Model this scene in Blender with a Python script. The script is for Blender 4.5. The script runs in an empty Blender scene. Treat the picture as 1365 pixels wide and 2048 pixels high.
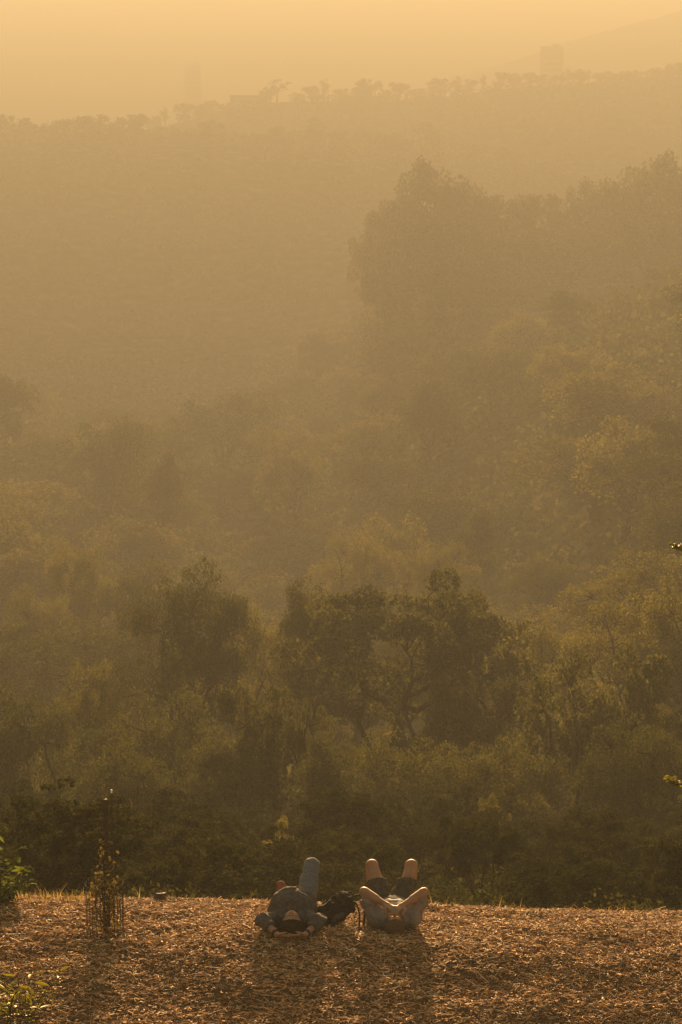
import bpy, math, random
import numpy as np
from mathutils import Vector, Matrix

# ------------------------------------------------------------------ camera, sky, sun, exposure
scene = bpy.context.scene
COL = scene.collection
CAM_Z = 8.58
PITCH = math.radians(12.85)
FPX = 4400.0                      # focal length in photograph pixels (2048 high)

cam_data = bpy.data.cameras.new("camera")
cam_data.sensor_fit = 'VERTICAL'
cam_data.sensor_height = 36.0
cam_data.lens = 36.0 * FPX / 2048.0
cam_data.clip_start = 0.2
cam_data.clip_end = 12000.0
cam = bpy.data.objects.new("camera", cam_data)
cam.location = (0, 0, CAM_Z)
cam.rotation_euler = (math.radians(90) - PITCH, 0, 0)
COL.objects.link(cam)
scene.camera = cam

SUN_EL = math.radians(7.0)
SUN_AZ = math.radians(0.6)        # a little to the right of straight ahead
world = bpy.data.worlds.new("World")
scene.world = world
world.use_nodes = True
nt = world.node_tree
nt.nodes.clear()
sky = nt.nodes.new("ShaderNodeTexSky")
sky.sky_type = 'NISHITA'
sky.sun_disc = False
sky.sun_elevation = SUN_EL
sky.sun_rotation = SUN_AZ
sky.air_density = 2.0
sky.dust_density = 8.0
sky.ozone_density = 0.5
tint = nt.nodes.new("ShaderNodeMix")
tint.data_type = 'RGBA'; tint.blend_type = 'MULTIPLY'
tint.inputs[0].default_value = 1.0
tint.inputs[7].default_value = (1.0, 0.87, 0.70, 1)     # smoke-filled evening sky
bg = nt.nodes.new("ShaderNodeBackground")
bg.inputs[1].default_value = 0.053
wo = nt.nodes.new("ShaderNodeOutputWorld")
nt.links.new(sky.outputs[0], tint.inputs[6])
nt.links.new(tint.outputs[2], bg.inputs[0])
nt.links.new(bg.outputs[0], wo.inputs[0])

sun_data = bpy.data.lights.new("sun", 'SUN')
sun_data.energy = 5.0
sun_data.angle = math.radians(0.5)
sun_data.color = (1.0, 0.62, 0.27)
sun = bpy.data.objects.new("sun", sun_data)
to_sun = Vector((math.sin(SUN_AZ) * math.cos(SUN_EL), math.cos(SUN_AZ) * math.cos(SUN_EL), math.sin(SUN_EL)))
sun.rotation_euler = (-to_sun).to_track_quat('-Z', 'Y').to_euler()
sun.location = (20, 400, 60)
COL.objects.link(sun)

vs = scene.view_settings
vs.view_transform = 'Standard'
vs.look = 'None'
vs.gamma = 1.0
vs.use_curve_mapping = False
vs.exposure = 2.64
cy = scene.cycles
cy.max_bounces = 6
cy.diffuse_bounces = 2
cy.glossy_bounces = 1
cy.transmission_bounces = 3
cy.volume_bounces = 1
cy.transparent_max_bounces = 4
cy.caustics_reflective = False
cy.caustics_refractive = False

HAZE_DENSITY = 0.00158
HAZE_COLOR = (0.220, 0.229, 0.227, 1)
HAZE_G = 0.2

# ------------------------------------------------------------------ helpers
def at(px, py, Y):
    """Point at ground distance Y on the line of sight of photograph pixel (px, py)."""
    th = math.atan((py - 1024.0) / FPX) + PITCH
    z = CAM_Z - Y * math.tan(th)
    d = Y * math.cos(PITCH) + (CAM_Z - z) * math.sin(PITCH)
    return d * (px - 682.5) / FPX, z, d

def hash3(ix, iy, iz, seed):
    n = (ix * 374761393 + iy * 668265263 + iz * 2147483647 + seed * 974634541) & 0xFFFFFFFF
    n = ((n ^ (n >> 13)) * 1274126177) & 0xFFFFFFFF
    n = (n ^ (n >> 16)) & 0xFFFFFFFF
    return n.astype(np.float64) / 4294967295.0

def vnoise(x, y, z=None, seed=0):
    """Smooth value noise in -1..1, numpy arrays."""
    x = np.asarray(x, float); y = np.asarray(y, float)
    z = np.zeros_like(x) if z is None else np.asarray(z, float)
    x0 = np.floor(x).astype(np.int64); y0 = np.floor(y).astype(np.int64); z0 = np.floor(z).astype(np.int64)
    fx, fy, fz = x - x0, y - y0, z - z0
    fx = fx * fx * (3 - 2 * fx); fy = fy * fy * (3 - 2 * fy); fz = fz * fz * (3 - 2 * fz)
    r = 0
    for dx in (0, 1):
        wx = fx if dx else 1 - fx
        for dy in (0, 1):
            wy = fy if dy else 1 - fy
            for dz in (0, 1):
                wz = fz if dz else 1 - fz
                r = r + wx * wy * wz * hash3(x0 + dx, y0 + dy, z0 + dz, seed)
    return r * 2 - 1

def fbm(x, y, z=None, oct=4, seed=0):
    r = 0; a = 1.0; t = 0
    for o in range(oct):
        s = 2.0 ** o
        r = r + a * vnoise(np.asarray(x) * s, np.asarray(y) * s, None if z is None else np.asarray(z) * s, seed + o)
        t += a; a *= 0.5
    return r / t

def mesh_np(name, verts, quads=None, tris=None, tone=None, smooth=False, mat_index=None):
    verts = np.asarray(verts, np.float32).reshape(-1, 3)
    nq = 0 if quads is None else len(quads)
    ntr = 0 if tris is None else len(tris)
    me = bpy.data.meshes.new(name)
    me.vertices.add(len(verts)); me.vertices.foreach_set("co", verts.ravel())
    idx = []
    if nq: idx.append(np.asarray(quads, np.int32).ravel())
    if ntr: idx.append(np.asarray(tris, np.int32).ravel())
    idx = np.concatenate(idx)
    me.loops.add(len(idx)); me.loops.foreach_set("vertex_index", idx)
    starts = np.concatenate([np.arange(nq) * 4, nq * 4 + np.arange(ntr) * 3]).astype(np.int32)
    me.polygons.add(nq + ntr); me.polygons.foreach_set("loop_start", starts)
    try:
        me.polygons.foreach_set("loop_total", np.concatenate([np.full(nq, 4), np.full(ntr, 3)]).astype(np.int32))
    except Exception:
        pass
    me.polygons.foreach_set("use_smooth", np.full(nq + ntr, bool(smooth)))
    if mat_index is not None:
        me.polygons.foreach_set("material_index", np.asarray(mat_index, np.int32))
    if tone is not None:
        a = me.attributes.new("tone", 'FLOAT', 'FACE')
        a.data.foreach_set("value", np.asarray(tone, np.float32))
    me.update(calc_edges=True)
    me.validate()
    return me

def link(name, me, mats=None, parent=None, loc=None):
    o = bpy.data.objects.new(name, me)
    COL.objects.link(o)
    if mats is not None and me is not None and len(me.materials) == 0:
        for m in (mats if isinstance(mats, (list, tuple)) else [mats]):
            me.materials.append(m)
    if parent is not None: o.parent = parent
    if loc is not None: o.location = loc
    return o

def tag(o, label=None, cat=None, group=None, kind=None):
    if label: o["label"] = label
    if cat: o["category"] = cat
    if group: o["group"] = group
    if kind: o["kind"] = kind
    return o

def thing(name, label, cat, loc=(0, 0, 0), rz=0.0, group=None):
    o = bpy.data.objects.new(name, None)
    o.empty_display_size = 0.2
    COL.objects.link(o)
    o.location = loc; o.rotation_euler = (0, 0, rz)
    return tag(o, label, cat, group)

def copy_tree(o, parent=None):
    c = o.copy(); COL.objects.link(c)
    if parent is not None: c.parent = parent
    for ch in [k for k in scene.objects if k.parent == o]:
        copy_tree(ch, c)
    return c

def tube(path, radii, sides=6, cap=True):
    path = np.asarray(path, float); n = len(path)
    radii = np.broadcast_to(np.asarray(radii, float), (n,))
    tan = np.gradient(path, axis=0)
    tan /= np.linalg.norm(tan, axis=1, keepdims=True) + 1e-9
    ref = np.array([0.0, 0.0, 1.0])
    if abs(tan[0] @ ref) > 0.9: ref = np.array([1.0, 0.0, 0.0])
    u = np.cross(tan[0], ref); u /= np.linalg.norm(u)
    V = []
    for i in range(n):
        u = u - tan[i] * (u @ tan[i]); u /= np.linalg.norm(u) + 1e-9
        v = np.cross(tan[i], u)
        a = np.arange(sides) * 2 * math.pi / sides
        V.append(path[i] + radii[i] * (np.cos(a)[:, None] * u + np.sin(a)[:, None] * v))
    V = np.concatenate(V)
    Q = []
    for i in range(n - 1):
        for k in range(sides):
            k2 = (k + 1) % sides
            Q.append((i * sides + k, i * sides + k2, (i + 1) * sides + k2, (i + 1) * sides + k))
    T = []
    if cap:
        for base, rev in ((0, True), ((n - 1) * sides, False)):
            for k in range(1, sides - 1):
                t = (base, base + k, base + k + 1)
                T.append(t[::-1] if rev else t)
    return V, Q, T

class Bag:
    """Collects pieces into one mesh."""
    def __init__(self):
        self.v = []; self.q = []; self.t = []; self.n = 0; self.tone = []; self.tt = []
    def add(self, V, Q=(), T=(), tone=0.5):
        V = np.asarray(V, float).reshape(-1, 3)
        self.v.append(V)
        if len(Q): self.q.append(np.asarray(Q) + self.n); self.tone.append(np.full(len(Q), tone))
        if len(T): self.t.append(np.asarray(T) + self.n); self.tt.append(np.full(len(T), tone))
        self.n += len(V)
    def tube(self, path, radii, sides=6, tone=0.5):
        self.add(*tube(path, radii, sides), tone=tone)
    def box(self, c, s, rot=None, tone=0.5):
        V = np.array([(x, y, z) for x in (-.5, .5) for y in (-.5, .5) for z in (-.5, .5)]) * np.asarray(s)
        if rot is not None: V = V @ np.array(rot.to_matrix()).T
        self.add(V + np.asarray(c), [(0, 1, 3, 2), (4, 6, 7, 5), (0, 4, 5, 1), (2, 3, 7, 6), (0, 2, 6, 4), (1, 5, 7, 3)], tone=tone)
    def mesh(self, name, smooth=False):
        q = np.concatenate(self.q) if self.q else None
        t = np.concatenate(self.t) if self.t else None
        tone = np.concatenate(self.tone + self.tt)
        return mesh_np(name, np.concatenate(self.v), q, t, tone, smooth)

# ------------------------------------------------------------------ materials
def new_mat(name):
    m = bpy.data.materials.new(name); m.use_nodes = True
    n = m.node_tree; n.nodes.clear()
    return m, n, n.nodes.new("ShaderNodeOutputMaterial")

def ramp(n, stops):
    r = n.nodes.new("ShaderNodeValToRGB")
    el = r.color_ramp.elements
    while len(el) < len(stops): el.new(0.5)
    for e, (p, c) in zip(el, stops):
        e.position = p; e.color = (*c, 1)
    return r

def leaf_material(name, stops, transl=0.4, scale=0.35, transl_tint=(1.0, 1.02, 0.5), rough=0.5, gloss=0.0):
    """Leaves: per-leaf tone plus broad patches, diffuse and see-through light."""
    m, n, out = new_mat(name)
    at_ = n.nodes.new("ShaderNodeAttribute"); at_.attribute_name = "tone"
    tc = n.nodes.new("ShaderNodeTexCoord")
    ns = n.nodes.new("ShaderNodeTexNoise"); ns.inputs["Scale"].default_value = scale; ns.inputs["Detail"].default_value = 2
    n.links.new(tc.outputs["Object"], ns.inputs["Vector"])
    oi = n.nodes.new("ShaderNodeObjectInfo")
    mx = n.nodes.new("ShaderNodeMath"); mx.operation = 'MULTIPLY_ADD'
    n.links.new(ns.outputs[0], mx.inputs[0]); mx.inputs[1].default_value = 0.55
    n.links.new(at_.outputs["Fac"], mx.inputs[2])
    m2 = n.nodes.new("ShaderNodeMath"); m2.operation = 'MULTIPLY_ADD'
    n.links.new(oi.outputs["Random"], m2.inputs[0]); m2.inputs[1].default_value = 0.35
    n.links.new(mx.outputs[0], m2.inputs[2])
    m3 = n.nodes.new("ShaderNodeMath"); m3.operation = 'MULTIPLY'; m3.inputs[1].default_value = 0.62
    n.links.new(m2.outputs[0], m3.inputs[0])
    r = ramp(n, stops); n.links.new(m3.outputs[0], r.inputs[0])
    if gloss > 0:
        d = n.nodes.new("ShaderNodeBsdfPrincipled")
        d.inputs["Roughness"].default_value = rough
        d.inputs["Specular IOR Level"].default_value = gloss
        n.links.new(r.outputs[0], d.inputs["Base Color"])
    else:
        d = n.nodes.new("ShaderNodeBsdfDiffuse")
        n.links.new(r.outputs[0], d.inputs["Color"])
    tm = n.nodes.new("ShaderNodeMix"); tm.data_type = 'RGBA'; tm.blend_type = 'MULTIPLY'; tm.inputs[0].default_value = 1
    n.links.new(r.outputs[0], tm.inputs[6]); tm.inputs[7].default_value = (*transl_tint, 1)
    t = n.nodes.new("ShaderNodeBsdfTranslucent"); n.links.new(tm.outputs[2], t.inputs[0])
    mix = n.nodes.new("ShaderNodeMixShader"); mix.inputs[0].default_value = transl
    n.links.new(d.outputs[0], mix.inputs[1]); n.links.new(t.outputs[0], mix.inputs[2])
    n.links.new(mix.outputs[0], out.inputs[0])
    return m

def plain(name, stops, scale=8.0, rough=0.8, bump=0.0, bscale=40.0, detail=4, spec=0.3, stretch=None, tone=False, metallic=0.0):
    m, n, out = new_mat(name)
    tc = n.nodes.new("ShaderNodeTexCoord")
    src = tc.outputs["Object"]
    if stretch:
        mp = n.nodes.new("ShaderNodeMapping"); mp.inputs["Scale"].default_value = stretch
        n.links.new(src, mp.inputs[0]); src = mp.outputs[0]
    ns = n.nodes.new("ShaderNodeTexNoise"); ns.inputs["Scale"].default_value = scale; ns.inputs["Detail"].default_value = detail
    n.links.new(src, ns.inputs["Vector"])
    r = ramp(n, stops)
    if tone:
        a = n.nodes.new("ShaderNodeAttribute"); a.attribute_name = "tone"
        mm = n.nodes.new("ShaderNodeMath"); mm.operation = 'MULTIPLY_ADD'; mm.inputs[1].default_value = 0.3
        n.links.new(ns.outputs[0], mm.inputs[0]); n.links.new(a.outputs["Fac"], mm.inputs[2])
        m5 = n.nodes.new("ShaderNodeMath"); m5.operation = 'SUBTRACT'; m5.inputs[1].default_value = 0.15
        n.links.new(mm.outputs[0], m5.inputs[0])
        n.links.new(m5.outputs[0], r.inputs[0])
    else:
        n.links.new(ns.outputs[0], r.inputs[0])
    b = n.nodes.new("ShaderNodeBsdfPrincipled")
    b.inputs["Roughness"].default_value = rough
    b.inputs["Specular IOR Level"].default_value = spec
    b.inputs["Metallic"].default_value = metallic
    n.links.new(r.outputs[0], b.inputs["Base Color"])
    if bump > 0:
        n2 = n.nodes.new("ShaderNodeTexNoise"); n2.inputs["Scale"].default_value = bscale; n2.inputs["Detail"].default_value = 5
        n.links.new(src, n2.inputs["Vector"])
        bp = n.nodes.new("ShaderNodeBump"); bp.inputs["Strength"].default_value = bump; bp.inputs["Distance"].default_value = 0.02
        n.links.new(n2.outputs[0], bp.inputs["Height"]); n.links.new(bp.outputs[0], b.inputs["Normal"])
    n.links.new(b.outputs[0], out.inputs[0])
    return m

M = {}
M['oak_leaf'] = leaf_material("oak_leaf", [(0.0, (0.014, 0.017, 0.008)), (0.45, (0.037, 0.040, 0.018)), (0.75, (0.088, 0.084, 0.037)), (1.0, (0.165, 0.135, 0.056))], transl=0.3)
M['golden_lit_leaf'] = leaf_material("golden_lit_leaf", [(0.0, (0.028, 0.028, 0.012)), (0.5, (0.092, 0.084, 0.034)), (1.0, (0.21, 0.165, 0.066))], transl=0.4)  # golden foliage, its colour lightened to stand in for sun on crown rims
M['shrub_leaf'] = leaf_material("shrub_leaf", [(0.0, (0.010, 0.012, 0.007)), (0.5, (0.026, 0.029, 0.015)), (0.8, (0.056, 0.055, 0.028)), (1.0, (0.115, 0.095, 0.048))], scale=0.8, transl=0.25)
M['green_leaf'] = leaf_material("green_leaf", [(0.0, (0.035, 0.050, 0.014)), (0.6, (0.085, 0.105, 0.028)), (1.0, (0.15, 0.16, 0.05))], scale=3.0)
M['yellow_leaf'] = leaf_material("yellow_leaf", [(0.0, (0.08, 0.085, 0.015)), (0.6, (0.15, 0.14, 0.02)), (1.0, (0.26, 0.17, 0.02))], scale=3.0, rough=0.5, gloss=0.06)
M['sapling_leaf'] = leaf_material("sapling_leaf", [(0.0, (0.05, 0.045, 0.02)), (0.5, (0.13, 0.10, 0.045)), (1.0, (0.36, 0.27, 0.14))], scale=6.0, rough=0.5, transl=0.15)
M['bark'] = plain("bark", [(0.3, (0.020, 0.016, 0.012)), (0.7, (0.055, 0.044, 0.033))], scale=6, bump=0.6, bscale=14, stretch=(1, 1, 0.35), rough=1.0, spec=0.0)
M['far_wall'] = plain("far_wall", [(0.35, (0.13, 0.125, 0.12)), (0.65, (0.16, 0.155, 0.15))], scale=0.1, spec=0.0)
M['far_glass'] = plain("far_glass", [(0.4, (0.08, 0.082, 0.085)), (0.6, (0.10, 0.102, 0.105))], scale=0.2, rough=0.6, spec=0.1)
M['roof'] = plain("roof", [(0.35, (0.10, 0.075, 0.06)), (0.65, (0.13, 0.10, 0.08))], scale=0.6, rough=1.0, spec=0.0)
# ------------------------------------------------------------------ terrain
# slope of the terrace along the view: tips gently back, then rolls over towards the low sun, steep bank, long hillside
_SY = np.array([-50, 16.9, 19.05, 19.55, 20.65, 21.45, 22.5, 30.0, 400.0])
_SS = np.array([0.0, -0.025, -0.030, 0.150, 0.235, 0.49, 0.54, 0.37, 0.36])
_EY = np.arange(-50, 400, 0.02)
_EZ = -np.cumsum(np.interp(_EY, _SY, _SS)) * 0.02
_EZ = _EZ - np.interp(19.2, _EY, _EZ)

def crest_curve(Y):
    """Height of the terrace edge: flat, rolling over, steep bank, then the long hillside."""
    Y = np.asarray(Y, float)
    z = np.interp(Y, _EY, _EZ)
    t = np.clip((16.9 - Y) / 17.5, 0, 1)               # bank up to where the photographer stands
    z = z + 6.85 * t * t * (3 - 2 * t)
    return z

def gsmooth(X, Y):
    X = np.asarray(X, float)
    return crest_curve(Y) - 0.028 * np.clip(X, -9, 9)

PXC = [-1500, -600, 0, 180, 350, 470, 580, 700, 850, 1050, 1200, 1365, 1700, 2600]
def row(*z): return np.array(z, float)
#                 -1500 -600   0   180  350  470  580  700  850 1050 1200 1365 1700 2600
TBL = {
     78: row(  -22, -22, -22, -22, -22, -22, -22, -22, -22, -22, -21, -21, -20, -20),
    146: row(-36.1, -37.4, -38.7, -40.1, -41.4, -41.4, -41.4, -41.4, -40.1, -37.4, -33.4, -29.4, -24.1, -18.8),
    213: row(-40.1, -42.7, -46.7, -49.4, -50.7, -52.0, -52.0, -50.7, -46.7, -40.1, -34.8, -29.4, -20.1, -12.1),
    293: row(-42.7, -48.1, -53.4, -56.0, -57.4, -57.4, -56.0, -52.0, -46.7, -40.1, -34.8, -30.8, -18.8, -9.5),
    372: row(-50.7, -56.0, -64.0, -66.7, -68.0, -66.7, -65.3, -62.7, -58.7, -52.0, -46.7, -41.4, -29.4, -16.1),
    459: row(-56.0, -62.7, -74.7, -78.6, -80.0, -77.3, -72.0, -61.4, -54.7, -50.7, -49.4, -48.1, -37.4, -18.8),
    598: row(-56.0, -66.7, -82.6, -86.6, -88.0, -86.6, -85.3, -82.6, -80.0, -77.3, -74.7, -72.0, -58.7, -36.1),
    798: row(-13.5, -21.5, -32.8, -34.8, -36.7, -37.4, -38.7, -40.1, -42.7, -50.7, -57.4, -64.0, -61.4, -42.7),
    890: row(-56.0, -61.4, -72.0, -74.7, -72.0, -69.3, -66.7, -64.0, -61.4, -64.0, -64.0, -64.0, -56.0, -40.1),
    1000: row(-67.6, -69.8, -65.4, -52.1, -40.9, -33.2, -31.5, -32.1, -30.4, -24.8, -23.7, -21.0, -16.5, -12.0),
   1300: row(-96, -98, -101, -101, -98, -96, -93, -90, -85, -82, -80, -77, -69, -56),
   2150: row(*([-110] * 14)),
   7600: row(*([-114] * 14)),
}
TY = np.array(sorted(TBL)); TZ = np.array([TBL[k] for k in sorted(TBL)])
UC = (np.array(PXC) - 682.5) / FPX

def terrain(X, Y, detail=True):
    X = np.asarray(X, float); Y = np.asarray(Y, float)
    near = gsmooth(X, Y)
    Yc = np.clip(Y, TY[0], TY[-1] - 1e-3)
    u = X / (Yc * math.cos(PITCH) + 30 * math.sin(PITCH))
    i = np.clip(np.searchsorted(TY, Yc, side='right') - 1, 0, len(TY) - 2)
    t = (Yc - TY[i]) / (TY[i + 1] - TY[i])
    t = 0.5 - 0.5 * np.cos(np.pi * t)
    t = np.where(i >= 0, t, t)
    k = np.clip(np.searchsorted(UC, np.clip(u, UC[0], UC[-1] - 1e-6), side='right') - 1, 0, len(UC) - 2)
    s = np.clip((np.clip(u, UC[0], UC[-1]) - UC[k]) / (UC[k + 1] - UC[k]), 0, 1)
    za = TZ[i, k] * (1 - s) + TZ[i, k + 1] * s
    zb = TZ[i + 1, k] * (1 - s) + TZ[i + 1, k + 1] * s
    far = za * (1 - t) + zb * t
    if detail:
        amp = np.clip((Y - 60) / 200, 0, 1) * np.clip((1900 - Y) / 500, 0, 1)
        far = far + amp * 1.6 * fbm(X / 38, Y / 38, oct=3, seed=11)
    w = np.clip((Y - 46) / 32.0, 0, 1); w = w * w * (3 - 2 * w)
    return near * (1 - w) + far * w

def lumps(X, Y):
    """Uneven mulch: clods and shallow hollows, only on and round the terrace."""
    m = np.clip((Y - 14.5) / 2, 0, 1) * np.clip((26 - Y) / 3, 0, 1) * np.clip((9 - np.abs(X)) / 2, 0, 1)
    h = 0.048 * fbm(X / 0.85, Y / 0.50, oct=3, seed=3) + 0.016 * np.abs(vnoise(X / 0.19, Y / 0.15, seed=21)) \
        + 0.009 * vnoise(X / 0.08, Y / 0.07, seed=22)
    return m * h

def ground_z(X, Y):
    return terrain(X, Y) + lumps(X, Y)

def axis(a, b, fine, grow, end, sign=1):
    v = list(np.arange(a, b + 1e-9, fine)); s = fine; x = v[-1]
    while x < end:
        s *= grow; x += s; v.append(x)
    return v

xp = axis(0, 4.6, 0.06, 1.065, 3600)
xs = np.array([-v for v in xp[:0:-1]] + xp)
yb = [-3000, -1500, -700, -300, -120, -50, -20, -8, -2]
yf = axis(16.6, 22.6, 0.05, 1.04, 7500)
ys = np.array(yb + list(np.arange(0, 16.5, 0.5)) + yf)
GX, GY = np.meshgrid(xs, ys)
GZ = np.where(GY < -0.5, 6.85, ground_z(GX, np.maximum(GY, -0.5)))
nx, ny = len(xs), len(ys)
ii = np.arange(ny - 1)[:, None] * nx + np.arange(nx - 1)[None, :]
quads = np.stack([ii, ii + 1, ii + 1 + nx, ii + nx], -1).reshape(-1, 4)

def ground_material():
    m, n, out = new_mat("mulch_and_hillside")
    geo = n.nodes.new("ShaderNodeNewGeometry")
    pos = geo.outputs["Position"]
    sep = n.nodes.new("ShaderNodeSeparateXYZ"); n.links.new(pos, sep.inputs[0])
    n1 = n.nodes.new("ShaderNodeTexNoise"); n1.inputs["Scale"].default_value = 34; n1.inputs["Detail"].default_value = 6; n1.inputs["Roughness"].default_value = 0.7
    n.links.new(pos, n1.inputs["Vector"])
    r1 = ramp(n, [(0.25, (0.035, 0.022, 0.013)), (0.5, (0.10, 0.063, 0.036)), (0.72, (0.22, 0.14, 0.08))])
    n.links.new(n1.outputs[0], r1.inputs[0])
    n2 = n.nodes.new("ShaderNodeTexNoise"); n2.inputs["Scale"].default_value = 0.25; n2.inputs["Detail"].default_value = 8
    n.links.new(pos, n2.inputs["Vector"])
    r2 = ramp(n, [(0.35, (0.030, 0.032, 0.016)), (0.55, (0.060, 0.055, 0.026)), (0.75, (0.13, 0.10, 0.05))])
    n.links.new(n2.outputs[0], r2.inputs[0])
    mr = n.nodes.new("ShaderNodeMapRange"); mr.inputs[1].default_value = 21.6; mr.inputs[2].default_value = 24.0
    n.links.new(sep.outputs[1], mr.inputs[0])
    mx = n.nodes.new("ShaderNodeMix"); mx.data_type = 'RGBA'
    n.links.new(mr.outputs[0], mx.inputs[0]); n.links.new(r1.outputs[0], mx.inputs[6]); n.links.new(r2.outputs[0], mx.inputs[7])
    b = n.nodes.new("ShaderNodeBsdfPrincipled"); b.inputs["Roughness"].default_value = 1.0; b.inputs["Specular IOR Level"].default_value = 0.0
    n.links.new(mx.outputs[2], b.inputs["Base Color"])
    n3 = n.nodes.new("ShaderNodeTexNoise"); n3.inputs["Scale"].default_value = 55; n3.inputs["Detail"].default_value = 6
    n.links.new(pos, n3.inputs["Vector"])
    bp = n.nodes.new("ShaderNodeBump"); bp.inputs["Strength"].default_value = 0.7; bp.inputs["Distance"].default_value = 0.02
    n.links.new(n3.outputs[0], bp.inputs["Height"]); n.links.new(bp.outputs[0], b.inputs["Normal"])
    n.links.new(b.outputs[0], out.inputs[0])
    return m

ground = link("ground", mesh_np("ground", np.stack([GX, GY, GZ], -1), quads, smooth=True), ground_material())
tag(ground, "brown mulch terrace dropping away into a wooded hazy valley", "ground", kind="structure")

# far mountain shoulder, upper right of the view
def mountain():
    prof_px = [930, 1010, 1060, 1120, 1180, 1250, 1310, 1365, 1450, 1560, 1750, 2100, 2600]
    prof_py = [150, 128, 110, 88, 72, 52, 36, 20, 2, -6, -4, 20, 90]
    U = np.linspace(900, 2650, 220)
    top = np.interp(U, prof_px, prof_py) + 2.0 * fbm(U / 60, U * 0, oct=4, seed=5)
    V = []
    for px, py in zip(U, top):
        X, z, d = at(px, py, 1900)
        z = max(z, -105)
        for k, (dy, f) in enumerate(((-330, 0), (-200, .42), (-90, .78), (0, 1), (140, .7), (380, 0))):
            V.append((X * (1900 + dy) / 1900, 1900 + dy, -116 + (z + 116) * f))
    nU = len(U); Q = []
    for i in range(nU - 1):
        for k in range(5):
            a = i * 6 + k
            Q.append((a, a + 6, a + 7, a + 1))
    me = mesh_np("mountain", V, Q, smooth=True)
    o = link("mountain", me, plain("mountain_brush", [(0.35, (0.02, 0.02, 0.012)), (0.65, (0.04, 0.036, 0.022))], scale=0.02, spec=0.0, rough=1.0))
    tag(o, "pale mountain shoulder rising out of the haze at the skyline", "mountain", kind="structure")
mountain()

# ------------------------------------------------------------------ haze: one closed box of even smoke
def haze_box():
    m, n, out = new_mat("haze")
    pv = n.nodes.new("ShaderNodeVolumePrincipled")
    pv.inputs["Color"].default_value = HAZE_COLOR
    pv.inputs["Density"].default_value = HAZE_DENSITY
    pv.inputs["Anisotropy"].default_value = HAZE_G
    n.links.new(pv.outputs[0], out.inputs["Volume"])
    b = Bag()
    x0, x1, y0, y1, z0, z1 = -4200, 4200, -3300, 8300, -122, 27
    b.box(((x0 + x1) / 2, (y0 + y1) / 2, (z0 + z1) / 2), (x1 - x0, y1 - y0, z1 - z0))
    me = b.mesh("haze")
    o = link("haze", me, m)
    tag(o, "warm evening smoke haze filling the valley", "haze", kind="stuff")
    o.display_type = 'WIRE'
haze_box()
# ------------------------------------------------------------------ trees
def crook(a, b, n, amp, rs):
    a = np.asarray(a, float); b = np.asarray(b, float)
    t = np.linspace(0, 1, n)[:, None]
    L = np.linalg.norm(b - a)
    w = np.zeros((n, 3))
    for f in (1.0, 2.3, 4.1):
        ph = rs.uniform(0, 6.28, 3); am = rs.normal(0, 1, 3) / f
        w += am * (np.sin(f * math.pi * t + ph) - (1 - t) * np.sin(ph) - t * np.sin(f * math.pi + ph))
    return a + (b - a) * t + w * amp * L * 0.5

def leaf_cloud(rs, centers, radii, counts, leaf, gap_scale, gap, seed, flat=1.0, up=0.15, shell=0.62):
    """Leaf-sized diamond faces through the outer part of every clump of a crown."""
    P, N, TN = [], [], []
    for c, r, k in zip(centers, radii, counts):
        d = rs.normal(size=(k, 3)); d /= np.linalg.norm(d, axis=1, keepdims=True)
        f = shell + (1.12 - shell) * rs.uniform(0, 1, k) ** 0.6
        lump = 1 + 0.28 * vnoise(d[:, 0] * 2.2 + c[0], d[:, 1] * 2.2 + c[1], d[:, 2] * 2.2 + c[2], seed=seed)
        p = c + d * (r * f * lump)[:, None] * np.array([1, 1, flat])
        keep = (vnoise(p[:, 0] / gap_scale, p[:, 1] / gap_scale, p[:, 2] / gap_scale, seed=seed + 7) > gap) & (d[:, 2] > -0.75 + 0.4 * rs.uniform(size=k))
        P.append(p[keep]); N.append(d[keep]); TN.append(np.full(keep.sum(), rs.uniform(-0.18, 0.18)))
    P = np.concatenate(P); N = np.concatenate(N); TN = np.concatenate(TN)
    k = len(P)
    nrm = N * 0.7 + rs.normal(size=(k, 3)) * 0.8 + np.array([0, 0, up]); nrm /= np.linalg.norm(nrm, axis=1, keepdims=True)
    tg = np.cross(nrm, rs.normal(size=(k, 3))); tg /= np.linalg.norm(tg, axis=1, keepdims=True) + 1e-9
    bt = np.cross(nrm, tg)
    s = leaf * rs.uniform(0.55, 1.35, k)[:, None]
    V = np.stack([P - tg * s * 0.5, P + bt * s * 0.3 + nrm * s * 0.06, P + tg * s * 0.5, P - bt * s * 0.3 + nrm * s * 0.06], 1)
    Q = np.arange(k * 4).reshape(k, 4)
    tone = np.clip(0.45 + TN + rs.normal(0, 0.16, k), 0, 1)
    return V.reshape(-1, 3), Q, tone

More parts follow.
